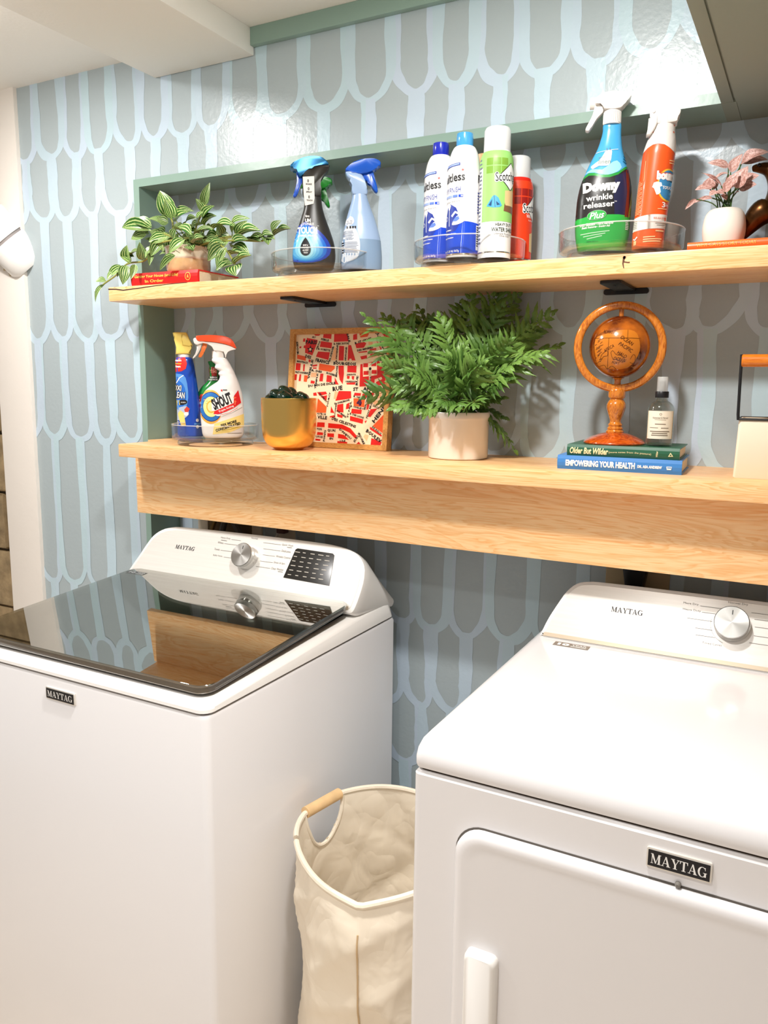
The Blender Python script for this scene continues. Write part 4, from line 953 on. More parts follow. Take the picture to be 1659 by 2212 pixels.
top = [(270, 1130), (330, 1075), (400, 1040), (470, 1048), (560, 1078), (660, 1080), (760, 1050), (840, 985), (890, 960), (960, 1000)]
top2 = [(a, b - 32) for a, b in top]
it += [(P(g(*(top2 + [(1000, 1600), (200, 1600)]))), GL, 1), (P(g(*(top + [(960, 1540), (230, 1540)]))), DK, 2), (P(g((725, 1070), (800, 1040), (880, 990), (900, 1300), (900, 1540), (745, 1540), (720, 1300))), NV, 2.6), (P(g((850, 990), (885, 975), (905, 1150), (915, 1540), (865, 1540), (880, 1250))), ink('label_brown', (110, 44, 30), .3), 3), (P(g((885, 960), (960, 990), (980, 1540), (910, 1540), (935, 1250), (925, 1100))), ink('label_olive', (140, 170, 52), .3), 3)]
it += [(P(g((200, 1930), (200, 1570), (400, 1530), (640, 1515), (800, 1515), (1000, 1535), (1000, 1930))), GR, 3)]
it += [(P(g((205, 1180), (225, 1150), (240, 1540), (205, 1540))), DK, 3)]
sky = ink('label_sky_light', (150, 212, 240), .3)
it += [(P(smooth_closed(g((350, 1010), (440, 965), (560, 985), (650, 920), (740, 880), (800, 960), (740, 1020), (640, 1048), (560, 1040), (470, 1012), (400, 1005)), 2)), sky, 1.4)]
it += [(P(smooth_closed(g((425, 930), (520, 870), (570, 800), (600, 755), (665, 755), (670, 800), (655, 910), (610, 940), (520, 935), (450, 965)), 2)), WHITE, 3), (line(g((480, 770), (600, 755), (745, 742)), .0008), WHITE, 3), (line(g((608, 725), (612, 760)), .001), ink('peg', (90, 90, 120)), 4), (line(g((645, 722), (649, 760)), .001), ink('peg', (90, 90, 120)), 4)]
for i in range(3): it.append((line(g((812, 820 + i * 32), (840, 838 + i * 32), (882, 842 + i * 32)), .0016), ink('teal_mark', (20, 104, 140)), 3))
it += [(T('crisp', *g((553, 838))[0], .0118, .0052), ink('grey_green', (120, 140, 128)), 5), (T('linen', *g((588, 888))[0], .0205, .0078, bold=.01), ink('grey_green', (120, 140, 128)), 5)]
it += [(T('Downy', *g((565, 1195))[0], .0640, .0225, bold=.075, rot=3), WHITE, 5), (T('wrinkle', *g((545, 1310))[0], .0460, .0098, bold=.02, rot=3), WHITE, 5), (T('releaser', *g((545, 1395))[0], .0530, .0098, bold=.02, rot=3), WHITE, 5), (T('TM', *g((745, 1365))[0], .004, .002), WHITE, 5)]
pc = g((523, 1518))[0]; pe = lambda a, b: [(pc[0] + u * math.cos(.09) - v * math.sin(.09), pc[1] + u * math.sin(.09) + v * math.cos(.09)) for u, v in ellipse(0, 0, a, b, 36)]
it += [(P(pe(.0172, .0085)), BLACK, 5), (P(pe(.0166, .0079)), WHITE, 6), (P(pe(.0163, .0076)), GR, 7), (T('Plus', pc[0], pc[1] - .0004, .0265, .0112, bold=.02, shear=.35, rot=6), WHITE, 8)]
it += [(T('Odor Eliminator - Fabric Refresher', *g((530, 1618))[0], .0590, .0046, bold=.04, rot=3, shear=.15), WHITE, 5), (T('Static Remover - Ironing Aid', *g((520, 1655))[0], .0490, .0046, bold=.04, rot=3, shear=.15), WHITE, 5)]
for i, (a0, a1) in enumerate(((335, 690), (370, 640), (415, 600))): it.append((line(g((a0, 1735 + i * 28), (a1, 1703 + i * 28)), .0014), ink('green_pale', (190, 228, 190)), 5))
it += [(T('33.8 FL OZ (1 L)', *g((485, 1825))[0], .0200, .0030), DK, 5)]
it += bars(*[g((880, 1700))[0][0], g((920, 1700))[0][0]], g((0, 1690))[0][1], g((0, 1580))[0][1], 6, WHITE, 5)
decal('label', t, it, S, .005)
x, y = -.2985, -.030
t = thing('spray_bottle', 'orange and white spray bottle with a white pump top on the upper shelf', 'spray bottle', (x, y, TZ), face(x, y, 0))
t.scale = (1, 1, 1.045)
k = .0001415; g = trc(1130, 1890, k)
sec = [((1890 - b) * k, (c - 1130) * k, 0, w_ * k, w_ * k * .96) for b, c, w_ in ((1890, 1130, 186), (1875, 1130, 196), (1700, 1132, 199), (1400, 1155, 201), (1100, 1175, 202), (850, 1195, 200), (760, 1203, 198), (680, 1213, 186), (600, 1222, 166), (520, 1232, 146), (440, 1240, 138), (370, 1244, 140))]
M_ORG = PL('bottle_orange', (240, 92, 36), .3, coat=.2)
sm, S = body('bottle', sec, M_ORG, t, n=2.0)
it = [(P(g(*([(900, 300), (1460, 300)] + [(1460, 800), (1400, 795), (1330, 745), (1260, 705), (1180, 690), (1120, 695), (1060, 722), (1000, 768), (940, 860), (900, 860)]))), ink('bottle_white', (238, 232, 226), .3), 1)]
it += [(P(g((900, 1530), (1130, 1505), (1400, 1500), (1400, 1660), (1130, 1672), (900, 1690))), ink('band_white', (238, 232, 226), .35), 1)]
bc = g((1335, 1165))[0]
it += [(P(ellipse(bc[0], bc[1], .0190, .0265, 30)), ink('badge_yellow', (248, 196, 60)), 2), (P(ellipse(bc[0] + .001, bc[1], .0175, .0240, 30)), ink('badge_blue', (64, 138, 190)), 3)]
it += [(P(g((1142, 1190), (1160, 1140), (1195, 1130), (1250, 1140), (1262, 1180), (1235, 1190), (1250, 1250), (1225, 1275), (1200, 1280), (1165, 1205))), WHITE, 4)]
it += [(T('bounce', *g((1340, 1058))[0], .0440, .0165, bold=.15), REDI, 4), (T('bounce', *g((1340, 1058))[0], .0425, .0150, bold=.08), WHITE, 5), (T('TOUCH', *g((1330, 1195))[0], .0180, .0052, bold=.03), WHITE, 5), (T('3', *g((1292, 1392))[0], .0055, .0088, bold=.02), WHITE, 4), (T('in 1', *g((1345, 1392))[0], .0080, .0050), WHITE, 4), (T('RELEASER', *g((1255, 1548))[0], .0200, .0033), ink('orange_ink', (214, 106, 70)), 4)]
for i in range(3): it.append((line(g((1190 + i * 18, 1585 + i * 22), (1340, 1580 + i * 22)), .0010), GREY, 3))
it += [(line(g((1225, 1440), (1330, 1438)), .0012), ink('pale_orange', (252, 206, 150)), 4), (line(g((1215, 1695), (1310, 1693)), .0022), ink('pale_orange', (252, 206, 150)), 4)]
for i, (a0, a1) in enumerate(((1070, 1215), (1070, 1290), (1070, 1280))): it.append((line(g((a0, 1768 + i * 26), (a1, 1762 + i * 26)), .0018), ink('pale_orange', (252, 206, 150)), 4))
it += [(R(g((960, 1850))[0][0], g((990, 1800))[0][0], g((0, 1850))[0][1], g((0, 1800))[0][1]), ink('pale_orange', (252, 206, 150)), 4), (line(g((955, 1775), (970, 1790), (998, 1755)), .0022), WHITE, 4)]
for i in range(22): it.append((line(g((962, 1110 + i * 18), (1025 if i % 3 else 1005, 1106 + i * 18)), .0008), ink('pale_orange', (252, 206, 150)), 4))
it += [(line(g((1050, 870), (1040, 1100)), .0006), ink('pale_orange', (252, 206, 150)), 4)] + bars(g((945, 0))[0][0], g((995, 0))[0][0], g((0, 1660))[0][1], g((0, 1560))[0][1], 5, GREY, 3, .25)
for i in range(2): it.append((line(g((1330, 885 + i * 28), (1390, 880 + i * 28)), .0016), ink('pale_orange', (252, 206, 150)), 4))
decal('label', t, it, S, .005)
hd = outline('pump_top', smooth_closed(g((1062, 320), (1075, 290), (1130, 265), (1250, 255), (1370, 268), (1420, 300), (1425, 345), (1390, 395), (1375, 440), (1100, 440), (1090, 380), (1066, 375)), 3), -.0185, .0185, M_WHT, t, bev=.009, seg=3)
outline('trigger', g((1078, 385), (1180, 362), (1186, 440), (1160, 500), (1110, 570), (1060, 575), (1072, 520)), -.0105, .0105, M_WHT, hd, bev=.002, loc=(-.004, -.010, 0))
bm = bmesh.new(); add_loft(bm, [(0, 0, 0, .003, .003), (.0025, 0, 0, .0026, .0026)], 16); bm_obj('nozzle_button', bm, M_WHT, hd, loc=(*[(g((1105, 308))[0][0]), -.018], g((1105, 308))[0][1]), rot=(PI / 2, 0, 0))

# --- lower tray: blue, white and green laundry sprays
x, y = -1.452, .012
t = thing('spray_bottle', 'blue spray bottle with a yellow nozzle on the lower shelf', 'spray bottle', (x, y, TL), face(x, y, -3))
t.scale = (1, 1, 0.975)
k = .000171; g = trc(405, 1800, k)
sec = [((1800 - b) * k, (c - 405) * k, 0, w_ * k, w_ * k * .8) for b, c, w_ in ((1800, 410, 180), (1785, 410, 194), (1500, 402, 180), (1300, 394, 172), (1000, 378, 158), (800, 365, 146), (680, 356, 138), (610, 350, 126), (582, 345, 100))]
sm, S = body('bottle', sec, PL('bottle_royal_blue', (24, 74, 182), .22, coat=.3), t, n=2.5)
YEL = PL('nozzle_yellow', (246, 222, 118), .35)
bm = bmesh.new(); add_loft(bm, [((1800 - b) * k, (c - 405) * k, 0, w_ * k, w_ * k * .9) for b, c, w_ in ((585, 345, 88), (540, 344, 86))], 30); bm_obj('neck', bm, WHITE, t)
hd = outline('nozzle', g((195, 214), (230, 206), (390, 205), (405, 222), (430, 290), (482, 392), (470, 412), (442, 430), (445, 536), (230, 540), (242, 430), (238, 312), (204, 272)), -.015, .015, YEL, t, bev=.004)
outline('nozzle_lever', g((318, 236), (400, 232), (430, 300), (476, 390), (440, 420), (330, 400), (345, 300)), -.0185, .0, YEL, hd, bev=.003)
it = [(P(g((150, 585), (300, 580), (370, 585), (395, 680), (375, 760), (310, 800), (150, 815))), ink('flash_red', (220, 44, 36)), 1)]
it += [(T('Stain', *g((255, 632))[0], .020, .006, bold=.04), WHITE, 2), (T('fighter', *g((270, 685))[0], .016, .005, bold=.04), ink('flash_yellow', (250, 200, 60)), 2), (T('foam', *g((262, 725))[0], .013, .006, bold=.04), WHITE, 2)]
it += [(P(smooth_closed(g((150, 900), (260, 840), (370, 900), (400, 1200), (330, 1420), (150, 1500)), 3)), ink('label_azure', (86, 150, 222)), 1), (P(smooth_closed(g((150, 960), (230, 930), (330, 1000), (372, 1180), (330, 1330), (150, 1400)), 3)), ink('label_blue', (40, 110, 206)), 1.5)]
it += [(line(g((230, 980), (280, 900), (340, 860)), .0022), WHITE, 2), (T('OXI', *g((245, 1055))[0], .0215, .0165, bold=.12, rot=-4), BLACK, 3), (T('OXI', *g((245, 1055))[0], .0195, .0145, bold=.02, rot=-4), WHITE, 4), (T('CLEAN', *g((258, 1165))[0], .0330, .0190, bold=.12, rot=-4), BLACK, 3), (T('CLEAN', *g((258, 1165))[0], .0310, .0165, bold=.02, rot=-4), WHITE, 4)]
it += [(P(g((150, 1255), (270, 1245), (275, 1318), (150, 1335))), ink('flash_yellow2', (240, 210, 90)), 2), (P(smooth_closed(g((272, 1245), (360, 1240), (385, 1270), (360, 1305), (272, 1318)), 2)), BLACK, 2), (T('stain', *g((325, 1275))[0], .012, .004), WHITE, 3)]
it += [(P(smooth_closed(g((180, 1450), (260, 1360), (380, 1340), (400, 1450), (340, 1520), (200, 1560)), 3)), ink('label_cloud', (176, 190, 214)), 1.8), (P(g((240, 1450), (280, 1400), (330, 1440), (355, 1640), (290, 1650), (262, 1560))), ink('shirt_yellow', (246, 214, 120)), 3), (P(g((335, 1390), (375, 1340), (418, 1375), (395, 1425), (350, 1430))), REDI, 3), (P(ellipse(*g((365, 1455))[0], .006, .005, 14)), WHITE, 4)]
it += [(P(ellipse(*g((525, 1555))[0], .0036, .0046, 14)), WHITE, 2), (P(ellipse(*g((525, 1655))[0], .0036, .0046, 14)), WHITE, 2), (R(*[q for p in zip(*g((480, 1625), (570, 1598))) for q in p]), ink('label_azure', (86, 150, 222)), 2)] + bars(g((228, 0))[0][0] - .004, g((252, 0))[0][0], g((0, 1640))[0][1], g((0, 1570))[0][1], 4, WHITE, 2)
decal('label', t, it, S, .006)
x, y = -1.330, .0
def trig_bottle(x, y, z, lab, bodym, hm, tm, k, extra=0):
    t = thing('spray_bottle', lab, 'spray bottle', (x, y, z), face(x, y, extra)); t.scale = (1, 1, .967); g = trc(1010, 1830, k)
    prof = ((1830, 745, 1262, 125), (1815, 720, 1292, 150), (1750, 694, 1322, 165), (1500, 676, 1330, 172), (1350, 680, 1328, 172), (1200, 702, 1318, 165), (1110, 745, 1302, 158), (1050, 800, 1285, 150), (990, 880, 1268, 140), (940, 950, 1252, 130), (870, 978, 1225, 122), (830, 955, 1208, 118), (785, 968, 1190, 114), (740, 905, 1168, 110), (685, 915, 1140, 108), (640, 868, 1115, 105), (600, 866, 1090, 100), (585, 880, 1075, 96))
    sec = [((1830 - b) * k, ((l + r_) / 2 - 1010) * k, 0, (r_ - l) / 2 * k, d_ * k) for b, l, r_, d_ in prof]
    bm = bmesh.new(); sm = smooth_prof(sec, 3); add_loft(bm, sm, 40, 2.4); bm_obj('bottle', bm, bodym, t, ang=60)
    hd = outline('spray_head', smooth_closed(g((600, 318), (625, 290), (715, 300), (730, 345), (850, 350), (1000, 370), (1130, 400), (1220, 440), (1205, 455), (1130, 470), (1090, 500), (1075, 570), (1060, 578), (1045, 485), (905, 482), (888, 440), (860, 400), (740, 360), (660, 395), (615, 372)), 2), -.0165, .0165, M_WHT, t, bev=.005)
    outline('head_cap', smooth_closed(g((640, 268), (700, 252), (850, 242), (1000, 248), (1100, 268), (1170, 310), (1218, 400), (1224, 438), (1130, 395), (1000, 362), (860, 345), (730, 340), (660, 330)), 3), -.0185, .0185, hm, hd, bev=.006)
    outline('trigger', smooth_closed(g((735, 370), (785, 365), (800, 400), (770, 470), (715, 575), (668, 575), (690, 520), (725, 440)), 3), -.006, .006, tm, hd, bev=.002)
    outline('guard', smooth_closed(g((655, 385), (712, 370), (705, 440), (650, 540), (600, 598), (588, 585), (640, 500)), 3), -.009, .009, M_WHT, hd, bev=.003)
    bm = bmesh.new(); add_loft(bm, [((1830 - b) * k, (960 - 1010) * k, 0, w_ * k, w_ * k) for b, w_ in ((585, 92), (480, 90))], 30); bm_obj('collar', bm, M_WHT, t)
    return t, loft_surf(sm, 2.4), g
GOR = PL('bottle_green', (30, 132, 56), .25, coat=.3)
t = thing('cleaner_bottle', 'green bottle standing behind the white spray bottle on the lower shelf', 'bottle', (-1.414, .060, TL), face(-1.414, .060, 0))
k = .000170; g = trc(812, 1800, k)
sec = [((1800 - b) * k, ((l + r_) / 2 - 812) * k, 0, (r_ - l) / 2 * k, d_ * k) for b, l, r_, d_ in ((1800, 640, 985, 120), (1785, 616, 1008, 140), (1600, 606, 1018, 150), (1400, 602, 1020, 150), (1180, 590, 1024, 150), (1120, 606, 1012, 148), (1050, 652, 985, 140), (960, 742, 950, 120), (880, 778, 928, 105), (800, 768, 915, 95), (740, 776, 908, 90), (700, 764, 904, 88), (668, 756, 896, 86), (656, 768, 884, 76))]
sm, S = body('bottle', sec, GOR, t, n=2.4)
gg = g
it = [(P(gg((600, 895), (1100, 870), (1100, 945), (600, 968))), BLACK, 1), (P(gg((700, 745), (1100, 745), (1100, 868), (700, 893))), ink('flash_dark_red', (150, 40, 32)), 1), (T('1st', *gg((840, 770))[0], .012, .008, bold=.02), ink('flash_pink', (236, 160, 140)), 2), (T('TIME', *gg((842, 815))[0], .018, .008, bold=.02), ink('flash_pink', (236, 160, 140)), 2), (T('EVEN IN', *gg((838, 905))[0], .018, .004, bold=.03), WHITE, 2), (T('COLD WATER', *gg((825, 938))[0], .026, .004, bold=.03), WHITE, 2)]
it += [(P(gg((612, 1240), (900, 1160), (900, 1600), (612, 1600))), WHITE, 1), (T('S', *gg((660, 1230))[0], .014, .024, bold=.10), REDI, 2), (T('T', *gg((655, 1380))[0], .014, .022, bold=.10), REDI, 2), (P(gg((600, 1640), (900, 1640), (900, 1700), (600, 1700))), REDI, 2), (T('WITH', *gg((655, 1670))[0], .012, .005, bold=.03), WHITE, 3), (P(gg((600, 1715), (900, 1715), (900, 1740), (600, 1740))), ink('pale_green', (170, 214, 150)), 2)]
decal('label', t, it, S, .006)
t, S, g = trig_bottle(x, y, TL, 'white spray bottle with a red and white trigger on the lower shelf', PL('bottle_white_gloss', (240, 238, 236), .2, coat=.3), PL('cap_red_orange', (240, 84, 42), .3), PL('trigger_orange', (246, 128, 60), .3), .0001665, 1)
c = g((830, 1340))[0]; it = []
for i, (a, b, m) in enumerate(((.0300, .0440, ink('swirl_orange', (246, 174, 66))), (.0285, .0385, ink('swirl_dark', (36, 50, 110))), (.0268, .0365, ink('swirl_blue', (40, 112, 190))), (.0195, .0270, ink('swirl_dark', (36, 50, 110))), (.0188, .0262, ink('swirl_lime', (228, 232, 148))), (.0115, .0160, ink('swirl_gold', (240, 178, 72))), (.0085, .0120, ink('swirl_cream', (246, 224, 160))))):
    it.append((P([(c[0] + u, c[1] + v) for u, v in ellipse(.0012 * (i > 0), 0, a, b, 36)]), m, 1 + i * .35))
it += [(P(g((870, 1450), (890, 1395), (1165, 1270), (1170, 1180), (1242, 1078), (1282, 1275), (1180, 1350), (1060, 1410), (950, 1450), (895, 1455))), ink('banner_red', (224, 34, 40)), 4), (P(g((845, 1270), (860, 1235), (1140, 1090), (1180, 1120), (1170, 1280), (900, 1400), (850, 1405))), WHITE, 4.5), (P(g((870, 1452), (940, 1458), (1060, 1425), (1200, 1360), (1290, 1300), (1290, 1345), (1150, 1430), (1000, 1485), (920, 1480))), WHITE, 4.2)]
it += [(T('SHOUT', *g((1000, 1252))[0], .0525, .0300, bold=.05, shear=.16, rot=24), BLACK, 5.5), (T('Triple Acting', *g((1058, 1372))[0], .0400, .0065, bold=.015, rot=24), WHITE, 5.5)]
it += [(line(g((960, 1468), (1100, 1430), (1230, 1355)), .0011), REDI, 5.5), (line(g((1000, 1480), (1140, 1430), (1295, 1345)), .0005), BLACK, 5.5), (P(g((1190, 1235), (1215, 1260), (1200, 1262), (1195, 1310), (1180, 1310), (1186, 1262), (1172, 1266))), ink('arrow_orange', (244, 120, 80)), 5.5), (P(g((1165, 1185), (1215, 1190), (1180, 1215))), ink('arrow_orange', (244, 120, 80)), 5.5)]
it += [(P(g((880, 1600), (1000, 1560), (1320, 1450), (1335, 1640), (1100, 1740), (850, 1770))), ink('label_butter', (250, 226, 140)), 2), (T('50X MORE', *g((1090, 1596))[0], .0415, .0072, bold=.05, shear=.1, rot=17), BLACK, 5), (T('CONCENTRATED', *g((1080, 1652))[0], .0640, .0072, bold=.05, shear=.1, rot=17), BLACK, 5)]
it += [(line(g((990, 1708), (1110, 1690), (1270, 1640)), .0022), ink('label_gold', (206, 178, 70)), 5), (line(g((890, 1735), (1100, 1725)), .0011), ink('label_gold', (206, 178, 70)), 5), (line(g((1070, 1752), (1280, 1750)), .0013), GREY, 5), (R(*[q for p in zip(*g((985, 1100), (1010, 1072))) for q in p]), REDI, 3), (R(*[q for p in zip(*g((1015, 1085), (1078, 1072))) for q in p]), BLACK, 3)]
decal('label', t, it, S, .006)

# ------------------------------------------------------------------ books
M_PAGES = mat('book_pages', (232, 216, 188), .8, bump=.3, bscale=400)
def book(name, label, loc, rz, Lx, Dp, Th, m, items, step=0):
    t = thing('book', label, 'book', loc, rz)
    bt = .0022
    prof = [(0, 0), (Dp, 0), (Dp, bt), (.004, bt), (.004, Th - bt), (Dp, Th - bt), (Dp, Th), (0, Th), (-.0022, Th * .75), (-.003, Th * .5), (-.0022, Th * .25)]
    bm = bmesh.new(); a = [bm.verts.new((0, y, z)) for y, z in prof]; b = [bm.verts.new((Lx, y, z)) for y, z in prof]
    n = len(prof); bm.faces.new(a); bm.faces.new(b[::-1])
    for i in range(n): bm.faces.new((a[i], b[i], b[(i + 1) % n], a[(i + 1) % n]))
    bm.normal_update(); bmesh.ops.triangulate(bm, faces=[f for f in bm.faces if len(f.verts) > 4])
    bm_obj('cover', bm, m, t, smooth=False)
    bm = bmesh.new(); add_box(bm, .003, Lx - .003, .0041, Dp - .004, bt + .0001, Th - bt - .0001); bm_obj('pages', bm, M_PAGES, t, smooth=False)
    def S(u, v, off):
        q = v / Th; d = .003 * (1 - abs(2 * q - 1) ** 2.2)
        return Vector((u, -d - off, v))
    decal('spine_title', t, items, S, .004)
    return t
GOLD = ink('gold_foil', (232, 190, 84), .35); CREAMI = ink('cream_ink', (240, 226, 176), .5)
book('book', 'red book lying under the striped plant pot on the upper shelf', (-1.529, -.098, US), .02, .212, .155, .0300, PL('cover_red', (222, 28, 26), .35),
     [(T('Getting Your House (and Life)', .082, .0205, .140, .0085, bold=.03), GOLD, 1), (T('In Order', .076, .0095, .060, .0070, bold=.03), GOLD, 1), (ring(.182, .0155, .0085, .0095, .0070, .0080, 20), GOLD, 1), (T('A', .182, .0155, .0065, .0085, bold=.04), GOLD, 1)])
zb = LS + .0262
book('book', 'thick blue book at the bottom of the pair under the wooden globe', (-.4285, -.099, LS), .053, .2255, .150, .0262, PL('cover_blue', (62, 128, 198), .4),
     [(T('EMPOWERING YOUR HEALTH', .080, .0125, .128, .0120, bold=.05), WHITE, 1), (T('DR. ASA ANDREW', .170, .0120, .043, .0055, bold=.06), WHITE, 1), (P([(.199, .0145), (.2085, .0145), (.2075, .0085), (.2, .0085)]), WHITE, 1), (R(.2005, .2075, .0115, .0132), PL('cover_blue', (62, 128, 198), .4), 2)])
book('book', 'green book on top of the blue one, under the wooden globe', (-.4125, -.093, zb), .045, .2035, .142, .0212, PL('cover_green', (36, 92, 66), .4),
     [(T('Older But Wilder', .0415, .0100, .072, .0125, bold=.035, shear=.2), CREAMI, 1), (T('(more notes from the pasture)', .1165, .0085, .076, .0045, arc=.0015), CREAMI, 1), (T('Wilder', .1645, .0095, .011, .0035, rot=90, bold=.02), CREAMI, 1), (P([(.184, .006), (.193, .0065), (.188, .0135)]), CREAMI, 1), (P([(.1865, .0075), (.1905, .0077), (.1883, .011)]), PL('cover_green', (36, 92, 66), .4), 2)])
book('book', 'thin orange book under the white pot of pink leaves', (-.2185, -.100, US), .0, .245, .150, .0122, PL('cover_orange', (236, 104, 42), .4),
     [(T('WHY CATS STORY TODAY', .062, .0066, .094, .0055, bold=.0), GOLD, 1), (T('A', .160, .0066, .004, .005), GOLD, 1)])

# ------------------------------------------------------------------ wooden desk globe
zg = zb + .0212
M_OAK = wood('globe_wood', (214, 132, 44), (186, 98, 26), (160, 90, 40), stretch=(9, 9, 1.4), rough=.16, scale=6, coat=.6)
M_ORW = wood('globe_base_wood', (206, 92, 24), (176, 62, 16), (140, 70, 40), stretch=(4, 4, 4), rough=.14, scale=4, coat=.7)
gt = thing('desk_globe', 'small wooden globe in a round ring on a turned stand, on two books', 'globe', (-.3385, -.030, zg), face(-.3385, -.03, 2))
k = .0001665
def zz(y): return (1672 - y) * k
lathe('foot', smooth_prof([(.0565, 0), (.0580, .0025), (.0555, .0060), (.045, .0125), (.030, .0185), (.0175, .0215), (.012, .0222)], 3), M_ORW, gt, 56)
lathe('stem', smooth_prof([(.0162, .0215), (.0168, .0245), (.0140, .0270), (.0150, .0300), (.0125, .0335), (.0135, .0370), (.0105, .0410), (.0110, .0470), (.0150, .0590), (.0178, .0690), (.0172, .0770), (.0135, .0835), (.0120, .0860), (.0150, .0885), (.0160, .0930), (.0160, .1010), (.0140, .1055), (.010, .1065)], 3), M_OAK, gt, 40)
zc = zz(570); Ro, Ri = .0850, .0700
bm = bmesh.new(); prof = [(Ri + .001, -.009), (Ri, -.006), (Ri, .006), (Ri + .001, .009), (Ri + .004, .0105), (Ro - .004, .0105), (Ro - .001, .008), (Ro, .004), (Ro, -.004), (Ro - .001, -.008), (Ro - .004, -.0105), (Ri + .004, -.0105)]
add_rings(bm, [[(r_ * math.cos(2 * PI * i / 72), y_, zc + r_ * math.sin(2 * PI * i / 72)) for r_, y_ in prof] for i in range(73)], False, False)
bmesh.ops.remove_doubles(bm, verts=bm.verts, dist=1e-5); bm_obj('ring', bm, M_OAK, gt, ang=50)
def globe_mat():
    m = bpy.data.materials.new('globe_map'); m.use_nodes = True; nt = m.node_tree; L = nt.links; b = nt.nodes['Principled BSDF']
    tc = nt.nodes.new('ShaderNodeTexCoord'); n = nt.nodes.new('ShaderNodeTexNoise'); n.inputs['Scale'].default_value = 26; n.inputs['Detail'].default_value = 6
    r = nt.nodes.new('ShaderNodeValToRGB'); e = r.color_ramp.elements; e[0].position = .36; e[0].color = (*lin((84, 30, 8)), 1); e[1].position = .66; e[1].color = (*lin((184, 98, 26)), 1)
    L.new(tc.outputs['Object'], n.inputs[0]); L.new(n.outputs[0], r.inputs[0]); L.new(r.outputs[0], b.inputs['Base Color']); b.inputs['Roughness'].default_value = .12; b.inputs['Coat Weight'].default_value = .8
    return m
rb = .0575
bm = bmesh.new(); bmesh.ops.create_uvsphere(bm, u_segments=56, v_segments=32, radius=rb)
for v in bm.verts: v.co = Vector((v.co.x * .985, v.co.y * .985, v.co.z * (1.03 if v.co.z < 0 else 1.0)))
bl_ = bm_obj('globe_ball', bm, globe_mat(), gt, loc=(0, 0, zc + .001))
lathe('axle', smooth_prof([(.013, -.0585), (.0085, -.0605), (.0062, -.063), (.0062, -.071)], 2), M_OAK, bl_, 24)
lathe('axle', [(.0045, .056), (.0045, .072)], M_OAK, bl_, 16)
GI = ink('globe_ink', (52, 18, 6), .2); GL2 = ink('globe_pale', (198, 116, 34), .16)
def gs(u, v, off):
    v = max(-rb * .95, min(rb * .95, v)); rr_ = math.sqrt(max(1e-9, rb * rb - v * v)); a = max(-1.35, min(1.35, u / rr_)); q = rb + off + .0006
    return Vector((q / rb * rr_ * math.sin(a), -q / rb * rr_ * math.cos(a), q / rb * v * (1.03 if v < 0 else 1.0)))
gg = trc(872, 545, .0001665); it = [(P(smooth_closed(gg((560, 470), (700, 420), (860, 380), (1010, 390), (1070, 470), (1090, 600), (1010, 740), (900, 790), (760, 790), (620, 760), (570, 640)), 3)), GL2, 0)]
for s, a, b, wd, ht, ro in (('ROMANO', 745, 400, .024, .0065, -6), ('OCEAN', 935, 495, .026, .0068, -32), ('PACIFIC', 925, 565, .028, .0066, -30), ('HALO', 890, 640, .018, .0062, -28), ('OCEAN', 870, 690, .022, .0058, -12), ('AFRICA', 745, 575, .020, .0055, 28), ('PORT', 830, 725, .014, .0045, -8)): it.append((T(s, *gg((a, b))[0], wd, ht, shear=.2, rot=ro), GI, 2))
for ps in (((540, 465), (1090, 470)), ((740, 465), (742, 790)), ((940, 380), (938, 470)), ((770, 620), (790, 600), (830, 640), (880, 650), (920, 690), (900, 720), (840, 690), (800, 690), (770, 620)), ((640, 700), (660, 650), (690, 620), (730, 600), (735, 650), (690, 660), (650, 710), (640, 700)), ((570, 720), (620, 760), (700, 750), (740, 790), (790, 760), (840, 790)), ((610, 440), (640, 410), (700, 390)), ((980, 690), (1010, 640), (1040, 660), (1030, 730), (980, 720))):
    it.append((line(smooth_prof(gg(*ps), 4) if len(ps) > 2 else gg(*ps), .0006), GI, 2))
for i in range(18):
    a0 = rnd.uniform(560, 640); b0 = 480 + i * 15; it.append((line(gg((a0, b0), (a0 + rnd.uniform(20, 60), b0 - rnd.uniform(5, 22))), .0007), GI, 2))
decal('map_lines', bl_, it, gs, .004)
# little clear spray bottle on the same books
t = thing('spray_bottle', 'small clear glass spray bottle with a cream label beside the wooden globe', 'spray bottle', (-.2545, -.036, zg), face(-.2545, -.036, 0))
def green_glass(name, col, ior=1.45, f=.0):
    m = bpy.data.materials.new(name); m.use_nodes = True; nt = m.node_tree; L = nt.links; nt.nodes.remove(nt.nodes['Principled BSDF'])
    o = nt.nodes['Material Output']; g_ = nt.nodes.new('ShaderNodeBsdfGlossy'); g_.inputs['Roughness'].default_value = .02
    tr = nt.nodes.new('ShaderNodeBsdfTransparent'); tr.inputs[0].default_value = (*col, 1)
    fr = nt.nodes.new('ShaderNodeLayerWeight'); fr.inputs[0].default_value = .5
    pw = nt.nodes.new('ShaderNodeMath'); pw.operation = 'POWER'; pw.inputs[1].default_value = 3.0; L.new(fr.outputs['Facing'], pw.inputs[0])
    fa = nt.nodes.new('ShaderNodeMapRange'); fa.inputs[3].default_value = .05; fa.inputs[4].default_value = .8; L.new(pw.outputs[0], fa.inputs[0])
    mx = nt.nodes.new('ShaderNodeMixShader'); L.new(fa.outputs[0], mx.inputs[0]); L.new(tr.outputs[0], mx.inputs[1]); L.new(g_.outputs[0], mx.inputs[2]); L.new(mx.outputs[0], o.inputs[0])
    return m
M_GLASS = green_glass('bottle_glass', (.88, .90, .86), 1.5)
rg = .0240
bp = smooth_prof([(rg - .003, .0), (rg, .003), (rg, .02), (rg, .063), (rg, .068), (.0215, .0755), (.0155, .0815), (.0112, .0845), (.0105, .093)], 3)
lathe('bottle', bp, M_GLASS, t, 40)
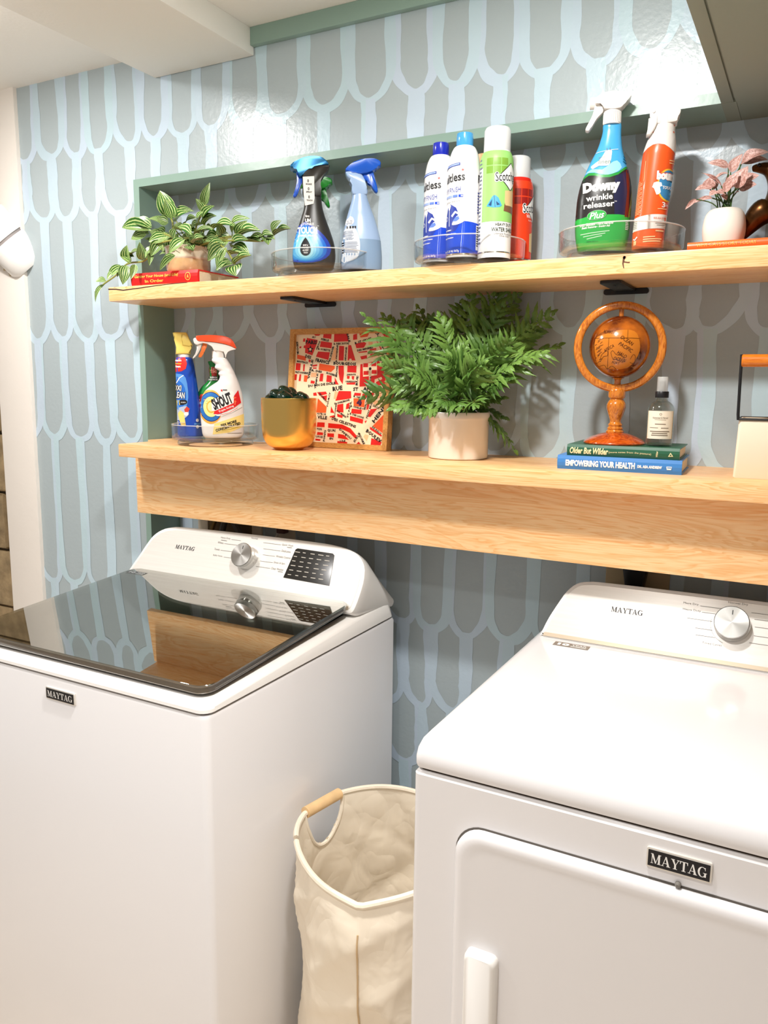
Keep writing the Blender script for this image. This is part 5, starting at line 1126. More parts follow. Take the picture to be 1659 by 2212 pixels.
lathe('bottle_bottom', [(0, .003), (rg - .003, .003), (rg - .003, .006), (0, .0065)], M_GLASS, t, 32)
lathe('collar', [(.0120, .0900), (.0122, .0910), (.0122, .1005), (.0115, .1015)], M_BLACK, t, 28)
lathe('pump', [(.006, .1), (.006, .120), (.004, .121)], M_BLACK, t, 20)
lathe('cap', [(.0098, .1010), (.0100, .1015), (.0098, .1275), (.009, .1285), (0, .1287)], M_RIM, t, 28)
tube('dip_tube', [(0, 0, .09), (.001, 0, .05), (.004, -.004, .008)], .0014, M_CLEAR, t)
S = cyl(rg); LBE = ink('label_cream', (236, 226, 206), .6); LBG = ink('label_gold_edge', (206, 176, 118), .5); LT = ink('label_script', (128, 112, 96), .6)
it = [(R(-rg * 1.12, rg * 1.12, .0145, .0660), LBG, 1), (R(-rg * 1.06, rg * 1.06, .0145, .0660), LBE, 1.6), (T('Homestead & Harvest', 0, .0535, .028, .0038, shear=.25), LT, 3), (R(-.010, .010, .0495, .0500), LT, 3), (R(-.009, .010, .041, .0425), LT, 3), (R(-.019, -.003, .0345, .0355), LT, 3), (R(.002, .016, .034, .0353), LT, 3), (ring(0, .060, .0022, .0022, .0015, .0015, 12), LT, 3)]
for i, wd in enumerate((.036, .028, .030)): it.append((R(-wd / 2, wd / 2, .0275 - i * .0036, .0292 - i * .0036), LT, 3))
decal('label', t, it, S, .004)

# ------------------------------------------------------------------ framed street map
M_BAM = wood('bamboo_frame', (214, 160, 88), (192, 134, 62), (170, 110, 50), stretch=(30, 30, 5), rough=.45, scale=3)
M_BAMX = wood('bamboo_frame_rail', (214, 160, 88), (192, 134, 62), (170, 110, 50), stretch=(5, 30, 30), rough=.45, scale=3)
fw, fh, fd = .2865, .2885, .024
tilt = math.radians(-5.0)
ft = thing('framed_map', 'bamboo framed red and cream street map leaning behind the gold pot', 'picture', (-1.0245, .046, LS + .001)); ft.rotation_euler = (tilt, 0, math.radians(.6))
fb = .0125
for nm, pts, m in (('frame_bar', [(-fw / 2, 0), (-fw / 2, fh), (-fw / 2 + fb, fh - fb), (-fw / 2 + fb, fb)], M_BAM), ('frame_bar', [(fw / 2, 0), (fw / 2, fh), (fw / 2 - fb, fh - fb), (fw / 2 - fb, fb)], M_BAM), ('frame_bar', [(-fw / 2, fh), (fw / 2, fh), (fw / 2 - fb, fh - fb), (-fw / 2 + fb, fh - fb)], M_BAMX), ('frame_bar', [(-fw / 2, 0), (fw / 2, 0), (fw / 2 - fb, fb), (-fw / 2 + fb, fb)], M_BAMX)):
    bm = bmesh.new(); add_outline(bm, pts, 0, fd); bm_obj(nm, bm, m, ft, smooth=False)
pr_ = box('print', (-fw / 2 + fb, fw / 2 - fb, .010, .013, fb, fh - fb), ink('map_cream', (250, 226, 190), .35), ft)
mr, mo, mp_ = ink('map_red', (224, 36, 30), .35), ink('map_orange', (240, 92, 40), .35), ink('map_peach', (250, 190, 140), .35)
def M(*p):
    out = []
    for a, b in p:
        u = (a - 437) / (1465 - 437) + (b - 140) * .000008; v = (b - 140 - (a - 437) * -.004) / (1412 - 140)
        out.append((max(0, min(1, u)) * (fw - 2 * fb) - fw / 2 + fb, fh - fb - max(0, min(1, v)) * (fh - 2 * fb)))
    return out
reds = '''520,185 545,185 540,225 515,222|560,178 685,205 680,240 660,300 630,385 545,355 545,300 525,295 530,268 548,265|480,278 500,278 498,300 478,300|750,140 840,140 838,195 745,180|640,140 715,140 700,155 660,155|870,140 1015,140 1035,225 870,230|1080,150 1120,140 1125,205 1080,210|725,218 850,240 845,305 712,285|695,340 830,350 815,440 672,400|930,275 985,280 985,445 930,445|1030,270 1060,270 1115,445 1075,445 1070,425 1048,425 1045,445 1030,445|1105,255 1200,235 1225,250 1200,300 1120,305|1320,200 1405,340 1390,345|1385,140 1465,140 1465,240|1140,350 1235,335 1240,350 1150,360|1260,320 1330,305 1335,325 1265,335|1165,400 1235,385 1240,420 1180,435|1270,375 1345,362 1340,395 1275,412|445,475 500,480 495,565 440,560|590,430 615,440 610,470 590,460|530,490 550,490 545,575 528,570|635,500 690,490 690,512 640,518|640,528 685,528 685,542 645,542|930,505 990,505 995,600 985,720 950,670 935,590|1030,505 1130,505 1130,585 1030,580|1170,490 1365,445 1475,640 1465,718 1170,745|430,610 460,610 455,680 425,680|490,610 510,610 505,690 480,690|730,600 765,600 760,690 720,690|805,615 860,625 860,700 800,695|895,640 940,725 895,722|1030,620 1060,625 1055,660 1030,655|1080,625 1110,625 1105,670 1085,660|1025,705 1125,695 1120,722 1030,722|625,680 670,690 665,720 620,715|700,820 800,810 815,838 730,862|740,870 815,852 810,920|655,830 690,822 700,860 660,862|945,800 1080,800 1085,880 1020,895 910,915|1120,815 1190,820 1185,850 1110,850|1205,830 1260,815 1250,870 1200,880|1295,815 1335,805 1310,870 1280,870|1425,805 1465,800 1465,830 1420,860|935,960 1000,945 1005,1050 930,1040|1035,950 1070,930 1065,1000 1030,1010|1095,1000 1205,1010 1200,1060 1090,1055|1260,900 1290,900 1275,1000 1255,1010|1300,1000 1370,990 1300,1090 1270,1085|1080,1085 1225,1120 1220,1170 1080,1140|865,980 905,1060 860,1055|850,1100 900,1085 920,1110 860,1112|935,1065 1000,1085 995,1115 940,1100|715,1175 800,1175 800,1230 710,1230|840,1180 1000,1190 1090,1230 1150,1300 1165,1320 1145,1345 1080,1280 990,1240 840,1235|835,1300 910,1300 910,1345 835,1340|955,1300 1020,1310 1080,1365 955,1350|720,1290 785,1295 785,1325 715,1325|1300,1200 1430,1290 1425,1310 1300,1230|1320,1330 1430,1370 1420,1412 1315,1412|1185,1380 1210,1412 1160,1412|950,1385 1060,1390 1060,1412 950,1412|700,1370 760,1375 755,1395 700,1392|1240,1140 1265,1130 1250,1165'''
oranges = '''1145,140 1250,140 1235,175 1160,185|455,375 560,400 555,450 455,425|715,480 890,510 890,540 850,580 708,555|1425,435 1465,425 1465,480 1455,490|545,620 590,625 575,700 540,695|710,890 815,990 810,1060 700,1060|1110,880 1235,880 1230,980 1115,970|1445,1050 1440,1270 1330,1190|560,900 700,960 690,1060 560,1060'''
peach = '''880,285 910,330 905,445 845,440|1245,220 1290,220 1290,270 1250,270|625,590 690,590 685,640 620,640|1350,800 1410,805 1400,870 1340,870|1320,900 1400,900 1390,950 1330,945|900,805 940,810 920,900 890,890|1250,1290 1290,1300 1270,1370 1235,1320'''
it = []
for txt, m in ((reds, mr), (oranges, mo), (peach, mp_)):
    for s in txt.split('|'): it.append((P(M(*[tuple(float(v) for v in q.split(',')) for q in s.split()])), m, 1))
CRM = MATS['map_cream']
it.append((P(M((1195, 482), (1345, 462), (1355, 612), (1205, 632))), CRM, 1.6)); it.append((P(M((1268, 612), (1290, 612), (1290, 742), (1268, 742))), CRM, 1.6)); it.append((P(M((1330, 660), (1400, 630), (1410, 655), (1345, 690), (1350, 740), (1330, 742))), CRM, 1.6))
for a, b in ((1228, 500), (1315, 488), (1235, 588), (1322, 575)): it.append((P(M((a - 26, b - 22), (a + 26, b - 22), (a + 26, b + 22), (a - 26, b + 22))), mr, 2.2))
it.append((P(ellipse(*M((1278, 540))[0], .0036, .0036, 12)), BLACK, 3))
sc_ = (fw - 2 * fb) / 1028; sy_ = (fh - 2 * fb) / 1272
st = M((605, 315))[0]; it.append((P([(st[0] + .0105 * math.sin(PI * i / 5) * (1 if i % 2 == 0 else .42), st[1] + .0105 * math.cos(PI * i / 5) * (1 if i % 2 == 0 else .42)) for i in range(10)]), BLACK, 2)); it.append((P(ellipse(*st, .0034, .0034, 10)), CRM, 3))
for s, a, b, wd, ht, ro in (('PARIS', 615, 230, 130, 48, -3), ('DES', 585, 402, 70, 38, -14), ('FRANCS', 750, 455, 160, 42, -10), ('BOURGEOIS', 1000, 482, 250, 36, -2), ('RUE', 930, 770, 110, 52, 8), ('ST', 1130, 775, 55, 42, 0), ('ANTOINE', 1335, 770, 250, 46, 0), ('U-M-A-R-', 1385, 245, 250, 42, -60), ('ET', 1462, 385, 60, 30, -60), ('VILLE', 770, 1115, 110, 40, -3), ('DES CELESTINS', 1015, 1165, 280, 34, -15), ('QUAI', 880, 1265, 90, 38, 0), ("D'ANJOU", 1035, 1300, 160, 36, -34), ('BOULEV', 1345, 1305, 190, 44, -32), ('HENRI', 1400, 1040, 220, 44, 52), ('VIEILLE', 615, 550, 190, 28, 78), ('TURENNE', 1430, 540, 200, 32, -66), ('RUE', 1142, 675, 90, 28, 85), ('DU ROI DE SICILE', 750, 728, 310, 30, 6), ('R. PARC ROYAL', 955, 250, 170, 26, 1), ('R. ST GILLES', 1190, 222, 180, 28, 14), ('DES MINIMES', 1215, 315, 170, 24, 10), ('R. OURETTE', 765, 320, 140, 24, -8), ('R. PAYENNE', 908, 365, 160, 22, 88), ('SEVIGNE', 1008, 370, 130, 22, 88), ('ELZEVIR', 848, 365, 150, 22, 76), ('R. DES', 690, 570, 120, 24, -8), ('ROSIERS', 855, 605, 110, 24, -14), ('MALHER', 915, 570, 110, 20, 88), ('PRETONNERIE', 515, 590, 150, 24, -4), ('MANTEAUX', 520, 465, 130, 24, -8), ('JARENTE', 1075, 610, 100, 22, 0), ('ORMESSON', 1075, 688, 120, 20, 0), ('EU. CHARLEMAGNE', 985, 925, 170, 24, 14), ('HOTEL DE', 760, 1075, 100, 24, -3), ('AVE MARIA', 985, 1065, 130, 24, -30), ('R. DES LIONS', 1155, 1080, 160, 24, -14), ('R. CHARLES V', 1155, 985, 140, 22, -10), ('BEAUTREILLIS', 1255, 905, 170, 22, 76), ('PETIT MUSC', 1290, 1000, 180, 22, 72), ('R. NEUVE', 1175, 870, 130, 20, -10), ('ST PAUL', 1070, 1010, 160, 22, 78), ('FOURCY', 835, 900, 140, 22, 80), ('FAUCONNIER', 915, 1030, 150, 20, 84), ('GEOFFROY', 770, 880, 130, 24, -44), ('SQUARE', 1215, 1345, 120, 34, -58), ('SULLY', 1165, 1330, 110, 30, 58), ('PONTS', 805, 1330, 110, 28, 84), ('EN', 882, 1360, 40, 24, 0), ("L'ILE", 1010, 1378, 60, 24, 0), ('LOUIS', 745, 1345, 80, 26, -4), ('YON', 740, 1255, 60, 32, 0), ('DE LA', 1360, 972, 70, 26, -20), ('DE SULLY', 1375, 1240, 120, 26, -34), ('TEMPLE', 688, 690, 150, 22, 82), ('BIRAGUE', 1282, 690, 100, 20, 86), ('SEOR', 457, 300, 130, 26, -82), ('AU', 640, 172, 40, 24, -6), ('PERLE', 770, 205, 90, 24, -10), ('FOIN', 1300, 352, 110, 22, 6), ('SALE', 1030, 185, 90, 26, -70), ('VERTUS', 695, 270, 90, 22, 66)):
    it.append((T(s, *M((a, b))[0], wd * sc_, ht * sy_, bold=.035, rot=ro, res=1), BLACK, 4))
it.append((T('4', *M((1175, 925))[0], .014, .016, bold=.12), ink('map_plum', (60, 20, 60)), 4))
decal('street_map', pr_, it, planar((0, .010, 0), (1, 0, 0), (0, 0, 1)))

# ------------------------------------------------------------------ gold pot with glass stones
M_GOLD = mat('brushed_gold', (236, 190, 104), .27, 1.0)
def aniso(m):
    b = m.node_tree.nodes['Principled BSDF']; b.inputs['Anisotropic'].default_value = .6
    tg = m.node_tree.nodes.new('ShaderNodeTangent'); tg.direction_type = 'RADIAL'; tg.axis = 'Z'; m.node_tree.links.new(tg.outputs[0], b.inputs['Tangent'])
aniso(M_GOLD)
px_, py_ = -1.097, -.040
t = thing('metal_pot', 'shiny gold metal pot holding dark green glass stones', 'pot', (px_, py_, LS))
lathe('pot', smooth_prof([(.030, 0), (.033, .0005), (.036, .003), (.051, .012), (.0605, .028), (.0640, .050), (.0650, .085), (.0655, .1205)], 5) + [(.0652, .1215), (.0638, .1215), (.0632, .120), (.0620, .08), (.055, .02), (.0, .015)], M_GOLD, t, 72)
M_GG = mat('green_glass', (6, 58, 44), .03, trans=.55, ior=1.5, coat=.6)
for i, (a, r_, dz, s) in enumerate(((0, 0, .128, .020), (20, .034, .124, .018), (75, .036, .120, .017), (130, .034, .126, .018), (185, .036, .124, .018), (240, .032, .130, .017), (290, .036, .124, .019), (335, .040, .119, .015), (215, .045, .119, .013), (100, .012, .138, .014), (260, .012, .140, .015), (165, .046, .120, .013))):
    bm = bmesh.new(); bmesh.ops.create_icosphere(bm, subdivisions=3, radius=s); q_ = random.Random(i)
    for v in bm.verts: v.co = Vector((v.co.x * 1.12, v.co.y, v.co.z * .8)) * (1 + .10 * math.sin(v.co.x * 190 + i) * math.sin(v.co.y * 170 + i * 2) + .05 * math.sin(v.co.z * 230))
    o = bm_obj('glass_stone', bm, M_GG, None, loc=(px_ + r_ * math.cos(math.radians(a)), py_ + r_ * math.sin(math.radians(a)), LS + dz - .004), rot=(q_.random(), q_.random(), q_.random()))
    tag(o, 'lump of dark green glass heaped in the gold pot', 'glass stone', 'glass stones in the gold pot')

# ------------------------------------------------------------------ plants
def leaf_mesh(name, seed, Wd=.5, bend=.25, fold=.22, n=9, wav=.0):
    q_ = random.Random(seed); bm = bmesh.new(); uv = bm.loops.layers.uv.new('uv'); rows = []
    for i in range(n + 1):
        s = i / n; w_ = max(.004, (math.sin(PI * s ** .82) ** .8) * .5 * (1 - .15 * s)); y = s; z = -bend * s * s + .06 * math.sin(PI * s)
        rows.append([bm.verts.new((u * w_ * 2, y, z + fold * abs(u) * w_ * 2 + wav * math.sin(9 * s + u * 4 + seed))) for u in (-.5, -.25, 0, .25, .5)])
    for i in range(n):
        for j in range(4):
            f = bm.faces.new((rows[i][j], rows[i][j + 1], rows[i + 1][j + 1], rows[i + 1][j])); f.smooth = True
            for lp, (jj, ii) in zip(f.loops, ((j, i), (j + 1, i), (j + 1, i + 1), (j, i + 1))): lp[uv].uv = (jj / 4, ii / n)
    me = bpy.data.meshes.new(name); bm.to_mesh(me); bm.free(); return me
def striped():
    m = bpy.data.materials.new('striped_leaf'); m.use_nodes = True; nt = m.node_tree; L = nt.links; b = nt.nodes['Principled BSDF']
    uvn = nt.nodes.new('ShaderNodeUVMap'); sx = nt.nodes.new('ShaderNodeSeparateXYZ'); L.new(uvn.outputs[0], sx.inputs[0])
    nz = nt.nodes.new('ShaderNodeTexNoise'); nz.inputs['Scale'].default_value = 5; L.new(uvn.outputs[0], nz.inputs[0])
    a = nt.nodes.new('ShaderNodeMath'); a.operation = 'MULTIPLY_ADD'; a.inputs[1].default_value = .06; L.new(nz.outputs[0], a.inputs[0]); L.new(sx.outputs[0], a.inputs[2])
    mu = nt.nodes.new('ShaderNodeMath'); mu.operation = 'MULTIPLY'; mu.inputs[1].default_value = 6.2832 * 6; L.new(a.outputs[0], mu.inputs[0])
    si = nt.nodes.new('ShaderNodeMath'); si.operation = 'SINE'; L.new(mu.outputs[0], si.inputs[0])
    oi = nt.nodes.new('ShaderNodeObjectInfo')
    r = nt.nodes.new('ShaderNodeValToRGB'); e = r.color_ramp.elements; e[0].position = .50; e[0].color = (*lin((52, 106, 34)), 1); e[1].position = .90; e[1].color = (*lin((206, 220, 146)), 1)
    mr_ = nt.nodes.new('ShaderNodeMapRange'); mr_.inputs[1].default_value = -1; L.new(si.outputs[0], mr_.inputs[0]); L.new(mr_.outputs[0], r.inputs[0])
    hs = nt.nodes.new('ShaderNodeHueSaturation'); v = nt.nodes.new('ShaderNodeMapRange'); v.inputs[3].default_value = .7; v.inputs[4].default_value = 1.2; L.new(oi.outputs['Random'], v.inputs[0]); L.new(v.outputs[0], hs.inputs['Value']); L.new(r.outputs[0], hs.inputs['Color']); L.new(hs.outputs[0], b.inputs['Base Color'])
    b.inputs['Roughness'].default_value = .35
    return m
M_STRIPE = striped()
CAMP = Vector((0, -1.6, 1.48))
def place_leaf(name, me, m, parent, base, tip, wd, roll, org):
    b_, t_ = Vector(base) - org, Vector(tip) - org; d = t_ - b_; l = d.length; y = d.normalized()
    view = (CAMP - (b_ + org)).normalized(); nrm = (view * .75 + Vector((0, -.2, .75))).normalized(); nrm = (nrm - y * nrm.dot(y)).normalized()
    nrm = Matrix.Rotation(roll, 3, y) @ nrm; x = y.cross(nrm)
    o = link(name, me, m, parent)
    bow = .0
    Mx = Matrix((x * wd, y * l, nrm * l)).transposed().to_4x4(); Mx.translation = b_
    o.matrix_basis = Mx
    return o
LEAVES = [[[-1.4444,-0.048,1.8776],[-1.456,-0.066,1.9398],0.0379],[[-1.4223,-0.063,1.8701],[-1.4261,-0.081,1.9146],0.0276],[[-1.4619,-0.048,1.8638],[-1.4969,-0.066,1.8833],0.0259],[[-1.4258,-0.073,1.8596],[-1.4457,-0.091,1.867],0.0241],[[-1.4857,-0.068,1.8532],[-1.5355,-0.086,1.8754],0.0293],[[-1.4811,-0.073,1.8459],[-1.5655,-0.091,1.8586],0.031],[[-1.4937,-0.078,1.8369],[-1.533,-0.096,1.8293],0.0241],[[-1.5047,-0.058,1.841],[-1.5342,-0.076,1.8464],0.0207],[[-1.4461,-0.028,1.8813],[-1.3753,-0.046,1.893],0.0241],[[-1.4239,-0.048,1.8668],[-1.3699,-0.066,1.8829],0.0241],[[-1.4043,-0.038,1.8609],[-1.361,-0.056,1.8751],0.0259],[[-1.4012,-0.078,1.8419],[-1.3334,-0.096,1.8162],0.0328],[[-1.3949,-0.058,1.8448],[-1.4026,-0.076,1.8542],0.0207],[[-1.3636,-0.018,1.8897],[-1.3691,-0.036,1.9181],0.019],[[-1.359,-0.018,1.9043],[-1.33,-0.036,1.9482],0.0207],[[-1.3556,-0.028,1.8677],[-1.2995,-0.046,1.8921],0.0224],[[-1.3633,-0.038,1.8606],[-1.3347,-0.056,1.8817],0.0207],[[-1.3519,-0.028,1.8554],[-1.3001,-0.046,1.8717],0.019],[[-1.3418,-0.073,1.8205],[-1.2822,-0.091,1.842],0.0207],[[-1.3415,-0.083,1.8042],[-1.2882,-0.101,1.8092],0.019],[[-1.3607,-0.088,1.8136],[-1.3999,-0.106,1.7841],0.0241],[[-1.3853,-0.098,1.7754],[-1.419,-0.116,1.7423],0.0155],[[-1.3879,-0.093,1.7777],[-1.4186,-0.111,1.7652],0.0155],[[-1.4267,-0.078,1.8259],[-1.4685,-0.096,1.8141],0.0259],[[-1.4612,-0.068,1.83],[-1.4727,-0.086,1.8431],0.0293],[[-1.439,-0.083,1.817],[-1.461,-0.101,1.7797],0.0241],[[-1.46,-0.088,1.8026],[-1.4794,-0.106,1.7801],0.0207],[[-1.4733,-0.088,1.7914],[-1.4615,-0.106,1.7549],0.0138],[[-1.497,-0.093,1.7739],[-1.4842,-0.111,1.8114],0.0224],[[-1.5396,-0.098,1.7743],[-1.5235,-0.116,1.8073],0.0241],[[-1.5454,-0.088,1.7775],[-1.4965,-0.106,1.8039],0.0207],[[-1.5291,-0.098,1.7675],[-1.5466,-0.116,1.783],0.0207],[[-1.5506,-0.103,1.7603],[-1.5918,-0.121,1.7325],0.0207],[[-1.5517,-0.098,1.7549],[-1.5605,-0.116,1.7346],0.0155],[[-1.5408,-0.103,1.7629],[-1.5364,-0.121,1.718],0.0276],[[-1.5103,-0.103,1.7626],[-1.5086,-0.121,1.7246],0.0155],[[-1.6076,-0.108,1.7269],[-1.6255,-0.126,1.7273],0.0207],[[-1.5706,-0.108,1.7453],[-1.5857,-0.126,1.7285],0.0155],[[-1.6127,-0.108,1.7193],[-1.6388,-0.126,1.6791],0.0138],[[-1.5667,-0.078,1.7801],[-1.5173,-0.096,1.7808],0.0207],[[-1.3157,-0.038,1.842],[-1.2403,-0.056,1.8475],0.0328],[[-1.2965,-0.033,1.8295],[-1.2907,-0.051,1.851],0.0241],[[-1.2688,-0.028,1.8488],[-1.2101,-0.046,1.8635],0.019],[[-1.2555,-0.038,1.8227],[-1.2309,-0.056,1.8453],0.0276],[[-1.2441,-0.038,1.8189],[-1.2044,-0.056,1.8503],0.0224],[[-1.2304,-0.048,1.8149],[-1.1559,-0.066,1.8244],0.0241],[[-1.265,-0.048,1.813],[-1.2701,-0.066,1.7916],0.0224],[[-1.2839,-0.058,1.8128],[-1.31,-0.076,1.8045],0.0241],[[-1.2645,-0.063,1.8048],[-1.3021,-0.081,1.7915],0.0241],[[-1.2567,-0.068,1.7977],[-1.2949,-0.086,1.7612],0.0259],[[-1.247,-0.073,1.7905],[-1.268,-0.091,1.74],0.0207],[[-1.2538,-0.048,1.8005],[-1.1846,-0.066,1.8016],0.0224],[[-1.2499,-0.053,1.7936],[-1.1824,-0.071,1.7744],0.0241],[[-1.2542,-0.053,1.7764],[-1.1907,-0.071,1.7698],0.0207],[[-1.242,-0.073,1.7641],[-1.266,-0.091,1.7399],0.0207],[[-1.2311,-0.068,1.751],[-1.1626,-0.086,1.7617],0.0224],[[-1.2252,-0.073,1.7486],[-1.2087,-0.091,1.7238],0.0362],[[-1.229,-0.073,1.7517],[-1.2681,-0.091,1.7371],0.0207],[[-1.2041,-0.048,1.8072],[-1.1441,-0.066,1.8128],0.0241],[[-1.2023,-0.048,1.8042],[-1.1499,-0.066,1.794],0.019],[[-1.1631,-0.053,1.8077],[-1.1188,-0.071,1.8134],0.0207],[[-1.1429,-0.058,1.8083],[-1.1244,-0.076,1.7879],0.0241],[[-1.1338,-0.048,1.8177],[-1.1043,-0.066,1.8409],0.0241],[[-1.1285,-0.048,1.8117],[-1.0676,-0.066,1.8159],0.0207],[[-1.1466,-0.053,1.808],[-1.1129,-0.071,1.8027],0.019],[[-1.3652,-0.018,1.84],[-1.3214,-0.036,1.8427],0.0276],[[-1.4238,0.002,1.857],[-1.3783,-0.016,1.8687],0.0276],[[-1.3659,-0.008,1.8326],[-1.3066,-0.026,1.8194],0.0276],[[-1.4497,0.002,1.8465],[-1.3912,-0.016,1.8515],0.031],[[-1.5007,-0.008,1.8487],[-1.5091,-0.026,1.8589],0.0276],[[-1.3499,0.002,1.833],[-1.2869,-0.016,1.8315],0.0276],[[-1.4813,-0.048,1.8131],[-1.5148,-0.066,1.8281],0.0207],[[-1.4646,-0.028,1.8459],[-1.4742,-0.046,1.8222],0.0276]]
for _i in range(64):
    _a, _q = rnd.uniform(0, 6.28), rnd.uniform(.2, 1.0)
    _b = [-1.400 + .085 * _q * math.cos(_a), -.03 + rnd.uniform(-.05, .05), 1.806 + .022 * _q * math.sin(_a)]
    _d = rnd.uniform(.026, .040); _e = rnd.uniform(-.6, 3.7)
    LEAVES.append((_b, [_b[0] + _d * math.cos(_e), _b[1] - .012, _b[2] + _d * .8 * math.sin(_e)], rnd.uniform(.018, .026)))
STEMS = [[[-1.383,-0.09,1.8149],[-1.4409,-0.09,1.8101],[-1.4716,-0.09,1.7849],[-1.498,-0.09,1.7713],[-1.5505,-0.09,1.7682],[-1.5921,-0.09,1.7424],[-1.6343,-0.09,1.7239],[-1.6681,-0.09,1.7046]],[[-1.306,-0.055,1.8148],[-1.2749,-0.055,1.8097],[-1.2212,-0.055,1.8073],[-1.158,-0.055,1.8014],[-1.1251,-0.055,1.8131]],[[-1.3594,-0.03,1.8226],[-1.3503,-0.03,1.852],[-1.3451,-0.03,1.8874],[-1.3454,-0.03,1.9023]],[[-1.4271,-0.06,1.8227],[-1.4235,-0.06,1.8587],[-1.4291,-0.06,1.8742]],[[-1.2777,-0.075,1.8039],[-1.2474,-0.075,1.7844],[-1.2217,-0.075,1.751]],[[-1.4176,-0.07,1.8265],[-1.4505,-0.07,1.838],[-1.4884,-0.07,1.8439]]]
FRONDS = [[-0.8619,-0.09,1.6213],[-0.8536,-0.02,1.6264],[-0.8167,0.0,1.6256],[-0.8089,0.03,1.6236],[-0.8054,0.05,1.6479],[-0.7619,0.02,1.6229],[-0.7064,-0.05,1.6186],[-0.7339,0.05,1.6191],[-0.6856,0.07,1.6783],[-0.6214,0.08,1.6843],[-0.7082,0.07,1.6569],[-0.6316,0.06,1.6686],[-0.5952,0.02,1.6432],[-0.5827,0.09,1.6721],[-0.5032,0.07,1.6289],[-0.5316,0.03,1.5998],[-0.5364,0.05,1.5937],[-0.4823,0.06,1.5632],[-0.4914,-0.02,1.5446],[-0.5235,-0.06,1.5295],[-0.5415,-0.07,1.492],[-0.5394,-0.08,1.5645],[-0.9062,0.02,1.5501],[-0.8506,-0.11,1.4498],[-0.7888,-0.1,1.4284],[-0.7437,-0.1,1.4231],[-0.7299,-0.09,1.4207],[-0.8105,-0.1,1.5167],[-0.7904,-0.08,1.5248],[-0.7331,-0.13,1.5036],[-0.7963,-0.09,1.4836],[-0.6466,-0.13,1.5278],[-0.5837,-0.13,1.5135],[-0.6676,-0.12,1.4404],[-0.6254,-0.13,1.4318],[-0.5892,-0.12,1.4397],[-0.5777,-0.12,1.5208],[-0.5919,0.03,1.4525],[-0.592,0.05,1.4101],[-0.5673,0.055,1.3395],[-0.7415,-0.02,1.5498],[-0.6425,-0.06,1.5571]]
PINK = [[[-0.1703,-0.024,1.8594],[-0.2017,-0.034,1.8718],0.0123],[[-0.1657,-0.029,1.8495],[-0.1516,-0.039,1.8761],0.013],[[-0.153,-0.004,1.8668],[-0.1101,-0.014,1.8817],0.0221],[[-0.1518,0.006,1.8714],[-0.1116,-0.004,1.8738],0.013],[[-0.169,-0.034,1.8464],[-0.1932,-0.044,1.8411],0.0065],[[-0.1785,-0.034,1.8274],[-0.2107,-0.044,1.851],0.0039],[[-0.1922,-0.044,1.8231],[-0.2182,-0.054,1.8242],0.0143],[[-0.1987,-0.039,1.8248],[-0.1963,-0.049,1.8387],0.0156],[[-0.1703,-0.054,1.8124],[-0.1557,-0.064,1.832],0.0117],[[-0.1656,-0.044,1.8205],[-0.1517,-0.054,1.8424],0.0143],[[-0.1534,-0.039,1.8191],[-0.1423,-0.049,1.8529],0.0208],[[-0.1525,-0.014,1.8254],[-0.1214,-0.024,1.8424],0.0247],[[-0.1503,-0.024,1.8219],[-0.124,-0.034,1.8265],0.0156],[[-0.191,-0.044,1.8064],[-0.2177,-0.054,1.8034],0.0058],[[-0.2154,-0.054,1.8044],[-0.232,-0.064,1.787],0.0058],[[-0.1813,-0.054,1.8141],[-0.1936,-0.064,1.8086],0.013],[[-0.1677,-0.049,1.8091],[-0.1832,-0.059,1.8156],0.0117],[[-0.1665,-0.044,1.8018],[-0.1763,-0.054,1.8077],0.0078],[[-0.1578,-0.034,1.8112],[-0.1487,-0.044,1.8141],0.0052],[[-0.1876,-0.024,1.8268],[-0.1942,-0.034,1.8361],0.0104],[[-0.1647,-0.024,1.8305],[-0.1695,-0.034,1.8453],0.0117]]
# striped trailing plant in a glazed pot on the red book
org = Vector((-1.413, -.020, US + .030))
t = thing('striped_plant', 'trailing plant with striped green and white leaves on the red book', 'plant', org)
M_GLZ = mat('pot_glaze_tan', (206, 168, 120), .12, coat=.6, var=.2, vscale=30); M_GLZ2 = mat('pot_glaze_cream', (232, 218, 190), .12, coat=.6)
pot = lathe('pot', smooth_prof([(.043, 0), (.051, .004), (.0545, .015), (.0545, .034)], 3), M_GLZ, t, 48)
lathe('pot_neck', smooth_prof([(.0545, .034), (.056, .038), (.055, .045), (.056, .060), (.0575, .064), (.055, .0655), (.052, .060), (.050, .05)], 2), M_GLZ2, pot, 48)
lathe('soil', [(.0515, .052), (.03, .058), (0, .06)], mat('moss_brown', (58, 48, 30), .9), t, 24, cap=False)
LM = [leaf_mesh('striped_leaf', s, bend=b_, fold=f_) for s, b_, f_ in ((1, .12, .35), (2, .05, .5), (3, .2, .25), (4, -.05, .4))]
M_STEM = mat('stem_green', (150, 152, 74), .5)
for i, (b_, t_, w_) in enumerate(LEAVES): place_leaf('leaf', LM[i % 4], M_STRIPE, t, b_, t_, w_ * 1.22, rnd.uniform(-.35, .35), org)
for s in STEMS:
    p_ = smooth_prof([tuple(Vector(q_) - org) for q_ in s], 4); tube('stem', p_, .0022, M_STEM, t, seg=6)
for i in range(14):
    b_, t_, w_ = LEAVES[rnd.choice([8, 9, 10, 11, 13, 14, 40, 41, 43, 44, 46, 47])]; tube('stem', [tuple(Vector((0, 0, .055)) + Vector((rnd.uniform(-.03, .03), rnd.uniform(-.02, .02), 0))), tuple((Vector(b_) - org) * .6 + Vector((0, 0, .03))), tuple(Vector(b_) - org)], .0015, M_STEM, t, seg=5)

